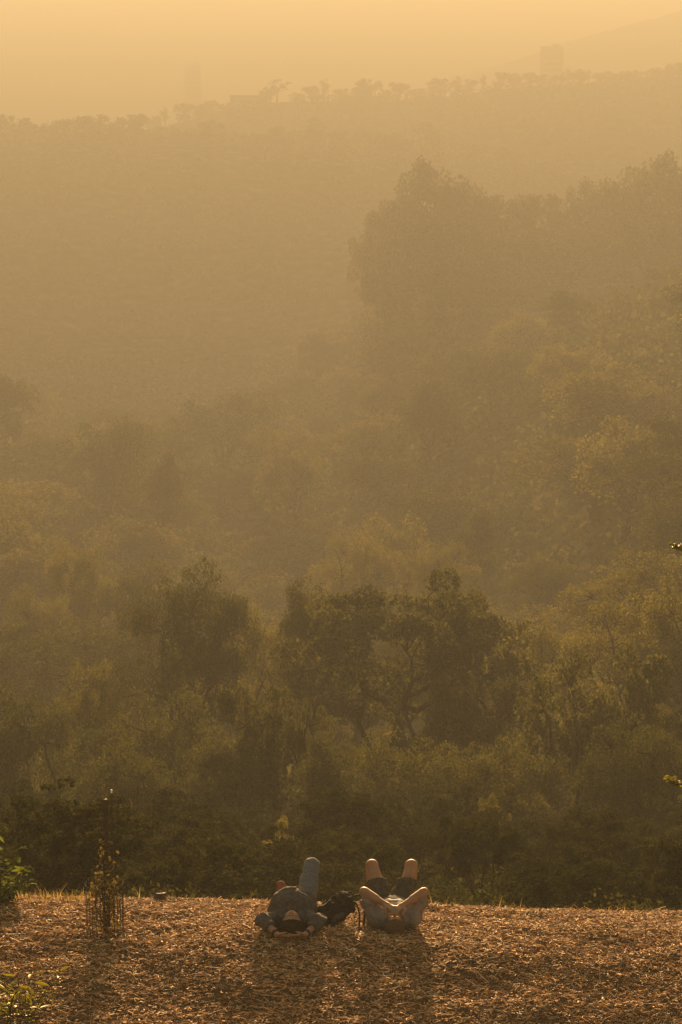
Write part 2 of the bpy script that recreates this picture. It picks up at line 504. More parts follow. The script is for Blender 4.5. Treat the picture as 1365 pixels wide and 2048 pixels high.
def oak_meshes(seed, H=10.0, W=9.0, n_puff=26, n_leaf=24000, leaf=0.17, gap=-0.35, trunk_r=0.30, fork=0.24, low=-0.55, open_side=None,
               puff=(0.20, 0.34), lean=(0, 0), joined=False, flat=0.8, limbs=6, sides=7, center=0.60, vert=0.40, lobes=11, clump=(0.24, 0.42)):
    rs = np.random.RandomState(seed)
    fork_p = np.array([lean[0] * 0.3, lean[1] * 0.3, H * fork])
    cc = np.array([lean[0], lean[1], H * center])
    rad = np.array([W / 2, W / 2, H * vert])
    cs, rr, hub = [], [], []
    for i in range(lobes):                                    # irregular lobes, each a spray of smaller leaf clumps
        for _ in range(30):
            d = rs.normal(size=3); d /= np.linalg.norm(d)
            if d[2] < low or (open_side is not None and d @ np.array(open_side) > 0.55): continue
            c = cc + d * rad * rs.uniform(0.38, 0.86)
            r = W * rs.uniform(*puff)
            if all(np.linalg.norm((c - h[0]) / np.array([1, 1, .8])) > 0.62 * (r + h[1]) for h in hub): break
        hub.append((c, r))
        m = max(5, int(n_puff * (r / (W * 0.2)) ** 2))
        for j in range(m):
            e = rs.normal(size=3); e[2] = e[2] * 0.8 + 0.35; e /= np.linalg.norm(e)
            k = rs.uniform(0.55, 1.08)
            cs.append(c + e * r * k * np.array([1, 1, flat])); rr.append(r * rs.uniform(*clump))
    rr = np.array(rr); cs = np.array(cs)
    cnt = (n_leaf * rr ** 2 / np.sum(rr ** 2)).astype(int)
    V, Q, tone = leaf_cloud(rs, cs, rr, cnt, leaf, W * 0.085, gap, seed, flat=flat)
    wood = Bag()
    base = np.array([0, 0, -0.6])
    tp = crook(base, fork_p, 8, 0.10, rs)
    wood.tube(tp, np.linspace(trunk_r * 1.35, trunk_r * 0.85, 8) + np.array([trunk_r * .3] + [0] * 7), sides + 2)
    mains = []
    for i in range(limbs):                                    # heavy crooked limbs out of the fork
        a = 2 * math.pi * (i + rs.uniform(-0.3, 0.3)) / limbs
        e = cc + np.array([math.cos(a) * rad[0] * 0.42, math.sin(a) * rad[1] * 0.42, rs.uniform(-0.25, 0.30) * rad[2]])
        pth = crook(fork_p, e, 9, 0.30, rs)
        r0 = trunk_r * rs.uniform(0.42, 0.66)
        wood.tube(pth, np.linspace(r0, r0 * 0.38, 9), sides)
        mains.append(pth)
    ends = []
    for c, r in hub:                                          # one bough to every lobe
        allp = np.concatenate([p_[3:] for p_ in mains])
        s = allp[np.argmin(np.linalg.norm(allp - c, axis=1) + 0.35 * np.maximum(0, allp[:, 2] - c[2]))]
        pth = crook(s, c, 7, 0.26, rs)
        wood.tube(pth, np.linspace(trunk_r * 0.30, trunk_r * 0.10, 7), max(4, sides - 2))
        ends.append(pth)
    if not joined:
        allp = np.concatenate([p_[2:] for p_ in ends])
        for c, r in zip(cs, rr):                              # twigs out to the leaf clumps
            s = allp[np.argmin(np.linalg.norm(allp - c, axis=1))]
            wood.tube(crook(s, c, 4, 0.22, rs), np.linspace(trunk_r * 0.09, trunk_r * 0.03, 4), 4)
    if joined:
        nv = len(V); b = wood
        b2 = Bag(); b2.add(V, Q)
        Vw = np.concatenate(b.v); Qw = np.concatenate(b.q); Tw = np.concatenate(b.t) + nv
        allV = np.concatenate([V, Vw]); allQ = np.concatenate([Q, Qw + nv])
        mi = np.concatenate([np.zeros(len(Q)), np.ones(len(Qw) + len(Tw))])
        tn = np.concatenate([tone, np.full(len(Qw) + len(Tw), .5)])
        return mesh_np("tree_%d" % seed, allV, allQ, Tw, tn, mat_index=mi), H, W
    return wood.mesh("trunk_%d" % seed, smooth=True), mesh_np("crown_%d" % seed, V, Q, None, tone), H, W

def actual_top(me):
    c = np.empty(len(me.vertices) * 3, np.float32); me.vertices.foreach_get("co", c); c = c.reshape(-1, 3)
    return np.percentile(c[:, 2], 99.6), np.percentile(np.abs(c[:, 0]), 98.5) * 2

class TreeKind:
    def __init__(self, leafmat, joined=False, **kw):
        self.joined = joined; self.mat = leafmat
        if joined:
            self.me, _, _ = oak_meshes(joined=True, **kw); self.H, self.W = actual_top(self.me)
        else:
            self.trunk, self.crown, _, _ = oak_meshes(**kw); self.H, self.W = actual_top(self.crown)
    def place(self, name, label, X, Y, H, W, rz, group=None, cat="tree", z=None, mat=None, rnd=None):
        z = float(ground_z(X, Y)) if z is None else z
        sc = (W / self.W, W / self.W, H / self.H)
        if self.joined:
            o = link(name, self.me, [M[self.mat], M['bark']]); tag(o, label, cat, group)
            o.location = (X, Y, z - 0.2); o.rotation_euler = (0, 0, rz); o.scale = sc
            return o
        t = thing(name, label, cat, (X, Y, z), rz, group); t.scale = sc
        link("trunk", self.trunk, M['bark'], t)
        link("crown", self.crown, M[mat or self.mat], t)
        return t

rng = random.Random(42)
OAKS = [TreeKind('oak_leaf', seed=131, H=10, W=9.5, lobes=14, n_puff=16, n_leaf=47000, leaf=0.14, gap=-0.5, puff=(0.17, 0.26)),
        TreeKind('oak_leaf', seed=112, H=10, W=8, lobes=12, n_puff=16, n_leaf=43000, leaf=0.14, gap=-0.5, fork=0.3, lean=(0.7, 0), puff=(0.17, 0.27)),
        TreeKind('golden_lit_leaf', seed=103, H=9, W=9, lobes=15, n_puff=16, n_leaf=47000, leaf=0.13, gap=-0.5, puff=(0.16, 0.24)),
        TreeKind('oak_leaf', seed=104, H=10.5, W=10, lobes=15, n_puff=15, n_leaf=47000, leaf=0.14, gap=-0.5, fork=0.34, trunk_r=0.36,
                 open_side=(-0.1, -0.90, -0.4), puff=(0.11, 0.19), limbs=7, low=-0.35, center=0.62),
        TreeKind('oak_leaf', seed=105, H=8, W=10, lobes=14, n_puff=15, n_leaf=46000, leaf=0.14, gap=-0.5, fork=0.2, lean=(1.2, -0.6), puff=(0.11, 0.18), open_side=(0, -0.80, -0.6), low=-0.5, trunk_r=0.34)]
MIDS = [TreeKind('oak_leaf', seed=201, H=8, W=8.5, lobes=10, n_puff=10, n_leaf=13000, leaf=0.27, gap=-0.7, sides=5, puff=(0.2, 0.3), clump=(0.32, 0.55)),
        TreeKind('golden_lit_leaf', seed=202, H=8, W=8, lobes=9, n_puff=10, n_leaf=13000, leaf=0.25, gap=-0.7, sides=5, puff=(0.2, 0.32), clump=(0.32, 0.55)),
        TreeKind('oak_leaf', seed=203, H=9, W=7.5, lobes=9, n_puff=9, n_leaf=12000, leaf=0.27, gap=-0.6, sides=5, lean=(0.5, 0.3), puff=(0.2, 0.3), clump=(0.32, 0.55)),
        TreeKind('golden_lit_leaf', seed=204, H=7, W=9, lobes=12, n_puff=9, n_leaf=13000, leaf=0.25, gap=-0.7, sides=5, puff=(0.17, 0.26), clump=(0.32, 0.55))]
BIGS = [TreeKind('oak_leaf', seed=301, H=20, W=20, lobes=26, n_puff=10, n_leaf=30000, leaf=0.60, gap=-0.7, trunk_r=0.6, fork=0.12, puff=(0.15, 0.23), low=-0.98, center=0.50, vert=0.50, clump=(0.3, 0.55)),
        TreeKind('oak_leaf', seed=302, H=20, W=16, lobes=22, n_puff=10, n_leaf=26000, leaf=0.60, gap=-0.7, trunk_r=0.55, fork=0.12, puff=(0.16, 0.25), low=-0.98, center=0.50, vert=0.50, clump=(0.3, 0.55))]
FARS = [TreeKind('oak_leaf', True, seed=401, H=7, W=7, lobes=8, n_puff=5, n_leaf=1900, leaf=0.60, gap=-0.7, sides=4, low=-0.95, center=0.52, vert=0.48, puff=(0.18, 0.28), clump=(0.3, 0.6)),
        TreeKind('oak_leaf', True, seed=402, H=7, W=5, lobes=7, n_puff=5, n_leaf=1500, leaf=0.5, gap=-0.7, sides=4, low=-0.95, center=0.54, vert=0.46, puff=(0.2, 0.32), clump=(0.3, 0.6)),
        TreeKind('oak_leaf', True, seed=403, H=8, W=3, lobes=8, n_puff=4, n_leaf=1100, leaf=0.45, gap=-0.7, sides=4, puff=(0.25, 0.42), low=-0.95, clump=(0.3, 0.6)),
        TreeKind('oak_leaf', True, seed=404, H=9, W=9, lobes=8, n_puff=4, n_leaf=1200, leaf=0.55, gap=-0.5, sides=5, fork=0.35, low=-0.1, puff=(0.10, 0.17), flat=0.7, center=0.62, limbs=4, trunk_r=0.32, clump=(0.3, 0.6))]
SHRUBS = [TreeKind('shrub_leaf', seed=501, H=2.2, W=2.6, lobes=9, n_puff=12, n_leaf=20000, leaf=0.055, gap=-0.5, trunk_r=0.05, fork=0.1, low=-0.9, center=0.5, vert=0.45, sides=5, puff=(0.14, 0.24)),
          TreeKind('shrub_leaf', seed=502, H=2.4, W=2.2, lobes=9, n_puff=11, n_leaf=18000, leaf=0.05, gap=-0.5, trunk_r=0.05, fork=0.12, low=-0.9, center=0.5, vert=0.45, sides=5, puff=(0.14, 0.24)),
          TreeKind('golden_lit_leaf', seed=503, H=2.0, W=2.6, lobes=10, n_puff=8, n_leaf=9000, leaf=0.045, gap=-0.4, trunk_r=0.04, fork=0.1, low=-0.8, puff=(0.10, 0.18), center=0.5, vert=0.45, sides=5)]

def place_px(kind, name, label, px, py, Y, wpx, rz=None, group=None, mat=None, cat="tree"):
    """Stand a tree at ground distance Y so that its crown reaches line of sight (px, py)."""
    X, ztop, d = at(px, py, Y)
    zg = float(ground_z(X, Y))
    H = max(ztop - zg, 0.8)
    W = wpx * d / FPX
    if kind.joined: H = max(H, 0.95 * W); zg = ztop - H        # small ridge trees keep a full crown, rooted behind the crest
    return kind.place(name, label, X, Y, H, W, rng.uniform(0, 6.28) if rz is None else rz, group, cat, z=zg, mat=mat)

# near oaks on the hillside below the terrace
place_px(OAKS[3], "oak_tree", "wide open oak with a crooked dark trunk in the middle of the near tree row", 825, 1168, 74, 520, 0.0)
place_px(OAKS[0], "oak_tree", "tall dark domed oak standing alone-topped at the left of the near tree row", 370, 1140, 80, 300, 0.6)
place_px(OAKS[1], "oak_tree", "narrow oak crown overlapping the left shoulder of the crooked-trunk oak", 625, 1185, 84, 230, 1.9)
place_px(OAKS[1], "oak_tree", "dense oak crown rising behind the right shoulder of the crooked-trunk oak", 925, 1165, 83, 190, 4.1)
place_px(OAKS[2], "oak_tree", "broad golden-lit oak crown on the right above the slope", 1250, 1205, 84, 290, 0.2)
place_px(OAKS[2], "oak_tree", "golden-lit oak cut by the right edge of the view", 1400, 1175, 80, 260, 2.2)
place_px(OAKS[4], "oak_tree", "sprawling oak with low bent limbs on the right below the golden crown", 1130, 1330, 60, 470, 0.3)
place_px(OAKS[4], "oak_tree", "leaning oak with a thick bent trunk above the lying person in jeans", 575, 1400, 58, 330, 2.6)
place_px(OAKS[0], "oak_tree", "low dark rounded oak filling the space below the domed oak", 330, 1400, 62, 380, 3.0)
place_px(OAKS[0], "oak_tree", "dark oak at the far left edge above the green leafy bush", 40, 1375, 61, 290, 4.4)
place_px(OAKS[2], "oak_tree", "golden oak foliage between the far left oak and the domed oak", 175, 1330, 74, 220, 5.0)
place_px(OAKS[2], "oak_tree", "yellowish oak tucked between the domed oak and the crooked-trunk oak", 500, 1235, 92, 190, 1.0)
place_px(OAKS[1], "oak_tree", "shaded oak at the right edge of the near row, under the golden crowns", 1380, 1400, 57, 300, 0.9)
place_px(OAKS[0], "oak_tree", "shadowed low oak directly behind the knees of the person in shorts", 800, 1480, 56, 330, 2.0)

for k, px, py, Y, w, lab in [
 (4, 985, 1345, 68, 300, "spreading oak filling the gap between the crooked-trunk oak and the golden crown"),
 (0, 985, 1480, 54, 300, "low dark oak right behind the bank, right of the knees of the person in shorts"),
 (1, 660, 1500, 53, 260, "dark low oak behind the raised knee of the person in jeans"),
 (0, 235, 1500, 53, 280, "dark low oak crown directly behind the tall stake"),
 (0, 1290, 1450, 52, 300, "dark low oak at the right end of the bank, below the sprawling oak"),
 (1, 460, 1470, 56, 240, "shaded oak between the low rounded oak and the leaning oak"),
 (1, 800, 1270, 92, 250, "hazy oak seen through the limbs of the crooked-trunk oak"),
 (2, 1060, 1250, 92, 230, "pale golden oak crown just left of the broad golden-lit one")]:
    place_px(OAKS[k], "oak_tree", lab, px, py, Y, w)

# second row and the valley canopy that can be told apart through the haze
FAR = 1.33
second = [
 (1, 170, 1090, 112, 170, "soft pale oak crown behind and left of the domed oak"),
 (0, 275, 1128, 105, 210, "wide hazy oak crown directly behind the domed oak"),
 (3, 60, 1190, 100, 190, "hazy golden shrubby oak at the left edge of the second row"),
 (2, 470, 1170, 110, 150, "small hazy oak just right of the domed oak top"),
 (3, 700, 1070, 125, 190, "hazy lumpy oak above the crooked-trunk oak"),
 (1, 785, 1040, 135, 150, "taller hazy oak peeking up in the middle of the valley"),
 (2, 950, 1020, 135, 120, "hazy twin-topped tree right of the valley middle"),
 (1, 900, 1085, 118, 150, "hazy oak below the twin-topped tree"),
 (0, 1080, 1120, 118, 200, "dark hazy oak on the foot of the right hillside"),
 (3, 1220, 962, 150, 200, "large round rim-lit oak on the right hillside"),
 (3, 1180, 742, 205, 125, "pale round oak high on the right hillside"),
 (0, 220, 828, 205, 190, "dark domed tree in the haze left of the valley"),
 (2, 318, 912, 185, 130, "hazy upright tree right below the hazy domed tree"),
 (1, 590, 882, 200, 130, "pale tree crown in the valley centre, left of the hillside foot"),
 (2, 30, 752, 240, 150, "faint tree crown at the left edge deep in the haze"),
 (0, 450, 782, 250, 220, "faint broad tree crown in the deep valley haze"),
 (2, 1340, 595, 215, 120, "hazy tree at the right edge on top of the flank"),
 (0, 860, 760, 200, 170, "faint tree on the lower end of the right flank"),
 (2, 640, 670, 330, 120, "barely visible tree below the big dark grove"),
]
for k, px, py, Y, w, lab in second:
    place_px(MIDS[k] if Y * FAR > 170 else OAKS[(0, 2, 1, 2)[k]], "oak_tree", lab, px, py, Y * FAR, w)

# big grove on the knoll to the right
for k, px, py, Y, w, lab in [
 (0, 885, 333, 342, 190, "huge dark tree with a flat dome top in the hazy grove on the right"),
 (1, 775, 405, 338, 115, "ragged dark tree forming the left end of the hazy grove"),
 (1, 985, 392, 346, 110, "lower dark tree in the dip of the hazy grove, right of the flat dome"),
 (1, 1050, 392, 344, 100, "small dark tree beside the bright gap of the hazy grove"),
 (0, 1150, 370, 348, 120, "rounded dark tree in the right half of the hazy grove"),
 (0, 1300, 316, 340, 190, "tallest dark dome at the right end of the hazy grove"),
 (1, 1390, 345, 338, 130, "dark tree of the hazy grove cut by the right edge"),
 (0, 930, 440, 333, 230, "broad dark tree in front of the flat dome, at the foot of the hazy grove"),
 (0, 1120, 450, 332, 220, "broad low dark tree in front of the bright gap of the hazy grove"),
 (1, 1215, 420, 336, 130, "low dark tree filling the gap before the tallest dome of the grove")]:
    place_px(BIGS[k], "grove_tree", lab, px, py, Y * FAR, w * 1.22)

# canopy on the valley floor and the flanks
def too_near(pts, X, Y, r):
    return any((X - a) ** 2 + (Y - b) ** 2 < r * r for a, b in pts)
pts = [(o.location.x, o.location.y) for o in scene.objects if o.name.startswith(("oak_tree", "grove_tree"))]
count = 0; tries = 0
while count < 95 and tries < 9000:
    tries += 1
    Y = 90 + (450 - 90) * rng.random() ** 0.8
    px = rng.uniform(-260, 1625)
    X = Y * (px - 682.5) / FPX
    sp = 6.5 + Y * 0.026
    if too_near(pts, X, Y, sp): continue
    zg = float(ground_z(X, Y))
    H = rng.uniform(5.5, 9.5); W = rng.uniform(8.0, 13.0)
    right = px > 780
    depth = ("just behind the near oak row" if Y < 150 else "halfway up the haze" if Y < 260 else "in the deepest haze")
    side = ("on the right hillside" if px > 1020 else "at the foot of the right hillside" if right else "in the middle of the valley" if px > 420 else "on the left valley side")
    lab = "canopy oak %s, %s" % (side, depth)
    grp = "canopy oaks %s %s" % (side, depth)
    (rng.choice(MIDS) if Y > 165 else rng.choice(OAKS[:3])).place("canopy_oak", lab, X, Y, H, W, rng.uniform(0, 6.28), grp)
    pts.append((X, Y)); count += 1

# trees along the two hazy ridges
ridge1 = [(15, 232, 60, 0), (60, 250, 40, 1), (110, 248, 30, 2), (185, 232, 62, 0), (215, 246, 45, 0), (268, 230, 50, 0), (330, 254, 60, 0), (385, 258, 50, 0), (445, 262, 45, 0),
          (500, 266, 50, 0), (560, 268, 48, 0), (595, 262, 36, 1), (634, 236, 36, 1), (680, 262, 36, 0), (735, 262, 44, 0), (790, 268, 40, 1), (845, 246, 88, 3), (905, 286, 40, 1),
          (958, 290, 42, 0), (1014, 297, 40, 0), (1060, 322, 50, 0), (1105, 348, 44, 1), (1150, 362, 46, 0), (1195, 364, 40, 0)]
names1 = {185: "rounded tree clump on the left of the nearer hazy ridge", 634: "upright tree sticking up from the middle of the nearer hazy ridge",
          845: "sparse wide-crowned tree on the right slope of the nearer hazy ridge", 15: "tree clump at the left end of the nearer hazy ridge",
          958: "left of the two round trees low on the nearer ridge's right slope", 1014: "right of the two round trees low on the nearer ridge's right slope"}
def seg1(px):
    return "left of its rounded clump" if px < 185 else "between its rounded clump and its upright tree" if px < 634 else "between its upright tree and its sparse wide tree" if px < 845 else "down its right slope"
def seg2(px):
    return ("on its left end" if px < 455 else "between the two-pronged tree and the spire-like one" if px < 649 else "between the spire-like tree and the largest one" if px < 735
            else "between the largest tree and the tower" if px < 1104 else "right of the tower")
for px, py, w, k in ridge1:
    Y = 798 + rng.uniform(-8, 18)
    lab = names1.get(px)
    place_px(FARS[k], "ridge_tree", lab or "small hazy tree on the nearer ridge, " + seg1(px), px, py - 3, Y, w * 1.3, group=None if lab else "nearer ridge trees " + seg1(px))
ridge2 = [(330, 212, 18, 2), (368, 205, 40, 0), (405, 208, 34, 1), (425, 200, 30, 0), (555, 158, 46, 3), (590, 184, 26, 1), (628, 180, 20, 1), (649, 156, 22, 2), (684, 176, 34, 0), (708, 178, 30, 1),
          (735, 157, 50, 0), (772, 178, 24, 0), (795, 164, 46, 0), (838, 176, 40, 0), (866, 154, 30, 1), (892, 157, 40, 0), (916, 152, 18, 1), (942, 158, 30, 0), (968, 147, 14, 2),
          (1003, 143, 36, 0), (1032, 146, 34, 1), (1062, 144, 30, 0), (1090, 148, 40, 0), (1138, 134, 14, 2), (1158, 144, 40, 0), (1178, 138, 16, 2), (1215, 142, 50, 0), (1262, 140, 44, 0),
          (1305, 136, 40, 1), (1345, 130, 36, 0), (1372, 122, 40, 0)]
names2 = {555: "two-pronged sparse tree standing out on the far ridge skyline", 649: "narrow spire-like tree on the far ridge skyline", 735: "largest bushy tree of the far ridge skyline",
          795: "broad bushy tree just right of the largest one on the far ridge", 368: "round tree at the left foot of the far ridge", 968: "tiny pointed tree on the far ridge left of the hazy tower"}
for px, py, w, k in ridge2:
    lab = names2.get(px)
    place_px(FARS[k], "ridge_tree", lab or "tiny hazy tree on the far ridge, " + seg2(px), px, py, 1000 + rng.uniform(-10, 20), w, group=None if lab else "far ridge trees " + seg2(px))

for ridge, Yr, n in ((seg1, 798, 26), (seg2, 1000, 30)):
    for i in range(n):
        px = rng.uniform(-60, 1200) if ridge is seg1 else rng.uniform(300, 1430)
        Y = Yr + rng.uniform(-30, 10); X = at(px, 250, Y)[0]
        nm = "nearer" if ridge is seg1 else "far"
        FARS[rng.choice((0, 0, 1))].place("ridge_tree", "small hazy tree on the %s ridge, %s" % (nm, ridge(px)) if ridge is seg1 else "tiny hazy tree on the far ridge, " + ridge(px), X, Y,
            (hh := rng.uniform(4.0, 7.5)), hh * rng.uniform(0.8, 1.25), rng.uniform(0, 6.28), "%s ridge trees %s" % (nm, ridge(px)))

# shrubs on the bank just below the terrace edge
def place_shrub(k, px, py, Y, wpx, label, group=None, mat=None):
    return place_px(SHRUBS[k], "shrub", label, px, py, Y, wpx, group=group, cat="shrub", mat=mat)
place_shrub(0, 345, 1690, 27, 170, "green rounded shrub on the bank right of the wire cage", mat='shrub_leaf')
place_shrub(2, 565, 1640, 40, 120, "small yellowish bush on the slope above the person in jeans", mat='golden_lit_leaf')
place_shrub(2, 440, 1650, 40, 75, "bright speckled bush between the wire cage and the person in jeans")
place_shrub(2, 985, 1590, 46, 110, "yellow-tipped bush under the low bent limbs on the right")
place_shrub(0, 130, 1690, 28, 150, "dark shrub on the bank left behind the wire cage")
sp = []
for i in range(400):
    Y = 25 + 33 * rng.random(); px = rng.uniform(-150, 1515)
    X = Y * (px - 682.5) / FPX
    if too_near(sp, X, Y, 1.5) or len(sp) >= 70: continue
    sp.append((X, Y))
    where = ("behind the green bush and the wire cage" if px < 300 else "between the wire cage and the person in jeans" if px < 520 else "behind the two lying people" if px < 880
             else "right of the person in shorts" if px < 1130 else "at the right end of the terrace edge")
    far_ = "right below the terrace edge" if Y < 36 else "farther down the slope"
    SHRUBS[rng.choice((0, 1))].place("shrub", "dark shrub %s, %s" % (far_, where), X, Y, rng.uniform(0.9, 1.8) + 0.02 * (Y - 25), rng.uniform(1.6, 2.8),
        rng.uniform(0, 6.28), "thicket shrubs %s %s" % (where, far_), cat="shrub")


# brush that covers the hillsides between the trees (nobody could count it)
def undergrowth(name, label, n, ya, yb, power, size, nl, leaf, mat, seed, hmul=0.75, pxa=-420):
    rs = np.random.RandomState(seed)
    Y = ya + (yb - ya) * rs.uniform(0, 1, n) ** power
    px = rs.uniform(pxa, 1900, n)
    X = Y * (px - 682.5) / FPX
    Z = ground_z(X, Y)
    s = np.interp(Y, *size) * rs.uniform(0.6, 1.4, n)
    lf = np.interp(Y, *leaf)
    d = rs.normal(size=(n, nl, 3)); d /= np.linalg.norm(d, axis=2, keepdims=True); d[:, :, 2] = np.abs(d[:, :, 2])
    f = 0.65 + 0.45 * rs.uniform(size=(n, nl, 1))
    P = np.stack([X, Y, Z], 1)[:, None, :] + d * f * (s[:, None, None] * np.array([1, 1, hmul]))
    P = P.reshape(-1, 3); N = d.reshape(-1, 3); k = len(P)
    nrm = N * 0.8 + rs.normal(size=(k, 3)) * 0.8; nrm /= np.linalg.norm(nrm, axis=1, keepdims=True)
    tg = np.cross(nrm, rs.normal(size=(k, 3))); tg /= np.linalg.norm(tg, axis=1, keepdims=True); bt = np.cross(nrm, tg)
    L = np.repeat(lf, nl)[:, None] * rs.uniform(0.6, 1.3, (k, 1))
    V = np.stack([P - tg * L * .5, P + bt * L * .32, P + tg * L * .5, P - bt * L * .32], 1).reshape(-1, 3)
    tone = np.clip(0.45 + np.repeat(rs.uniform(-.25, .25, n), nl) + rs.normal(0, .15, k), 0, 1)
    o = link(name, mesh_np(name, V, np.arange(k * 4).reshape(k, 4), None, tone), M[mat])
    tag(o, label, "undergrowth", kind="stuff")
undergrowth("undergrowth", "dark leafy undergrowth covering the bank below the terrace", 1600, 22.4, 80, 0.8, ([22, 30, 80], [0.30, 0.7, 1.5]), 105, ([22, 80], [0.06, 0.19]), 'shrub_leaf', 71)
undergrowth("hillside_brush", "hazy chaparral brush covering the valley sides", 4600, 72, 500, 0.8, ([72, 500], [1.6, 5.5]), 50, ([72, 160, 500], [0.25, 0.52, 1.55]), 'oak_leaf', 72, pxa=-1100)
undergrowth("ridge_brush", "faint brush along the hazy ridges", 2200, 500, 1010, 1.05, ([500, 800, 1010], [4.2, 4.4, 4.4]), 36, ([500, 1010], [1.55, 2.1]), 'oak_leaf', 73, 0.8)

# ------------------------------------------------------------------ far buildings
def tower(px0, px1, py, Y, label):
    X0, z1, d = at(px0, py, Y); X1, _, _ = at(px1, py, Y)
    xc = (X0 + X1) / 2; w = X1 - X0
    zb = float(terrain(xc, Y)) - 1
    t = thing("office_tower", label, "building", (xc, Y, zb))
    H = z1 - zb
    b = Bag(); b.box((0, 0, H / 2), (w, w * 0.8, H)); link("wall", b.mesh("tower_wall"), M['far_wall'], t)
    b = Bag(); b.box((0, 0, H + 0.9), (w * 0.98, w * 0.78, 1.8)); b.box((w * .15, 0, H + 2.4), (w * 0.3, w * 0.3, 1.6))
    link("roof", b.mesh("tower_roof"), M['far_wall'], t)
    b = Bag(); n = int(H / 3.8)
    for i in range(n):
        z = 2.6 + i * 3.8
        b.box((0, -w * 0.4 - 0.02, z), (w * 0.9, 0.12, 1.9))
    g = link("window_band", b.mesh("tower_bands"), M['far_glass'], t); g["kind"] = "stuff"
tower(1083, 1126, 99, 1330, "tall slab tower fading in the haze above the far ridge on the right")
tower(370, 402, 134, 1720, "barely visible slab tower deep in the haze above the far ridge's left foot")

def house():
    X0, z1, d = at(462, 193, 998); X1, _, _ = at(524, 187, 998)
    xc = (X0 + X1) / 2; w = X1 - X0; zb = float(terrain(xc, 998)) - 0.5; H = z1 - zb
    t = thing("hill_house", "low flat-roofed house on the far ridge among the trees", "house", (xc, 998, zb))
    b = Bag(); b.box((0, 0, H / 2), (w, 12, H)); link("wall", b.mesh("house_wall"), M['far_wall'], t)
    b = Bag(); b.box((0, 0, H + 0.2), (w + 1, 13.4, 0.4)); link("roof", b.mesh("house_roof"), M['roof'], t)
    for i in range(4):
        b = Bag(); b.box((-w / 2 + w * (i + .5) / 4, -6.03, H * 0.55), (w * 0.14, 0.1, H * 0.35)); link("window", b.mesh("house_window"), M['far_glass'], t)
house()
# ------------------------------------------------------------------ mulch chips on the terrace
def wood_chips():
    rs = np.random.RandomState(5)
    n = 88000
    Y = 16.7 + 5.5 * rs.uniform(0, 1, n); X = rs.uniform(-4.9, 4.9, n)
    dens = vnoise(X / 0.5, Y / 0.35, seed=31) * 0.5 + vnoise(X / 0.16, Y / 0.12, seed=32) * 0.5
    keep = (dens > -0.72) & (Y < 21.7 + 0.25 * vnoise(X / 0.6, Y * 0, seed=33))
    X, Y = X[keep], Y[keep]; n = len(X)
    stringy = rs.uniform(size=n) < 0.5
    L = np.where(stringy, rs.uniform(0.035, 0.11, n), rs.uniform(0.018, 0.052, n)) * np.where(rs.uniform(size=n) < 0.035, rs.uniform(1.5, 2.4, n), 1)
    W = np.where(stringy, rs.uniform(0.003, 0.007, n), rs.uniform(0.008, 0.019, n))
    T = np.where(stringy, rs.uniform(0.003, 0.005, n), rs.uniform(0.004, 0.009, n))
    yaw = rs.normal(0, 0.8, n) + np.where(rs.uniform(size=n) < .35, rs.uniform(0, 2 * math.pi, n), 0)
    pit = rs.normal(0, 0.16, n) + np.where(rs.uniform(size=n) < .06, rs.normal(0, .5, n), 0); rol = rs.normal(0, 0.22, n)
    Z = ground_z(X, Y) + rs.uniform(0.0, 0.018, n) + L * np.abs(np.sin(pit)) * 0.4
    cy_, sy = np.cos(yaw), np.sin(yaw); cp, sp_ = np.cos(pit), np.sin(pit); cr, sr = np.cos(rol), np.sin(rol)
    a = np.stack([cy_ * cp, sy * cp, sp_], 1)
    b0 = np.stack([-sy, cy_, 0 * sy], 1); c0 = np.cross(a, b0)
    b = b0 * cr[:, None] + c0 * sr[:, None]; c = np.cross(a, b)
    tw = rs.uniform(0.4, 1.0, (n, 2))
    C = np.stack([X, Y, Z], 1)
    V = []
    for k, s in enumerate((-.5, .5)):
        wk = W * tw[:, k]
        mid = C + a * (s * L)[:, None]
        for sb, sc in ((-.5, -.5), (.5, -.5), (.5, .5), (-.5, .5)):
            V.append(mid + b * (sb * wk)[:, None] + c * (sc * T)[:, None])
    V = np.stack(V, 1)
    q = np.array([(1, 5, 6, 2), (2, 6, 7, 3), (3, 7, 4, 0), (3, 0, 1, 2), (4, 7, 6, 5)])
    Q = (np.arange(n)[:, None, None] * 8 + q[None]).reshape(-1, 4)
    t = np.clip(rs.beta(1.35, 2.4, n) + 0.10 * dens[keep] + np.where(rs.uniform(size=n) < 0.04, 0.4, 0), 0, 1)
    me = mesh_np("wood_chips", V.reshape(-1, 3), Q, None, np.repeat(t, len(q)))
    mat = plain("wood_chip", [(0.0, (0.06, 0.037, 0.021)), (0.30, (0.29, 0.174, 0.092)), (0.62, (0.55, 0.345, 0.18)), (0.9, (0.66, 0.50, 0.31)), (1.0, (0.66, 0.54, 0.36))], scale=30, rough=0.85, spec=0.15, tone=True)
    tag(link("wood_chips", me, mat), "loose brown and straw-coloured wood chip mulch over the terrace", "mulch", kind="stuff")
wood_chips()

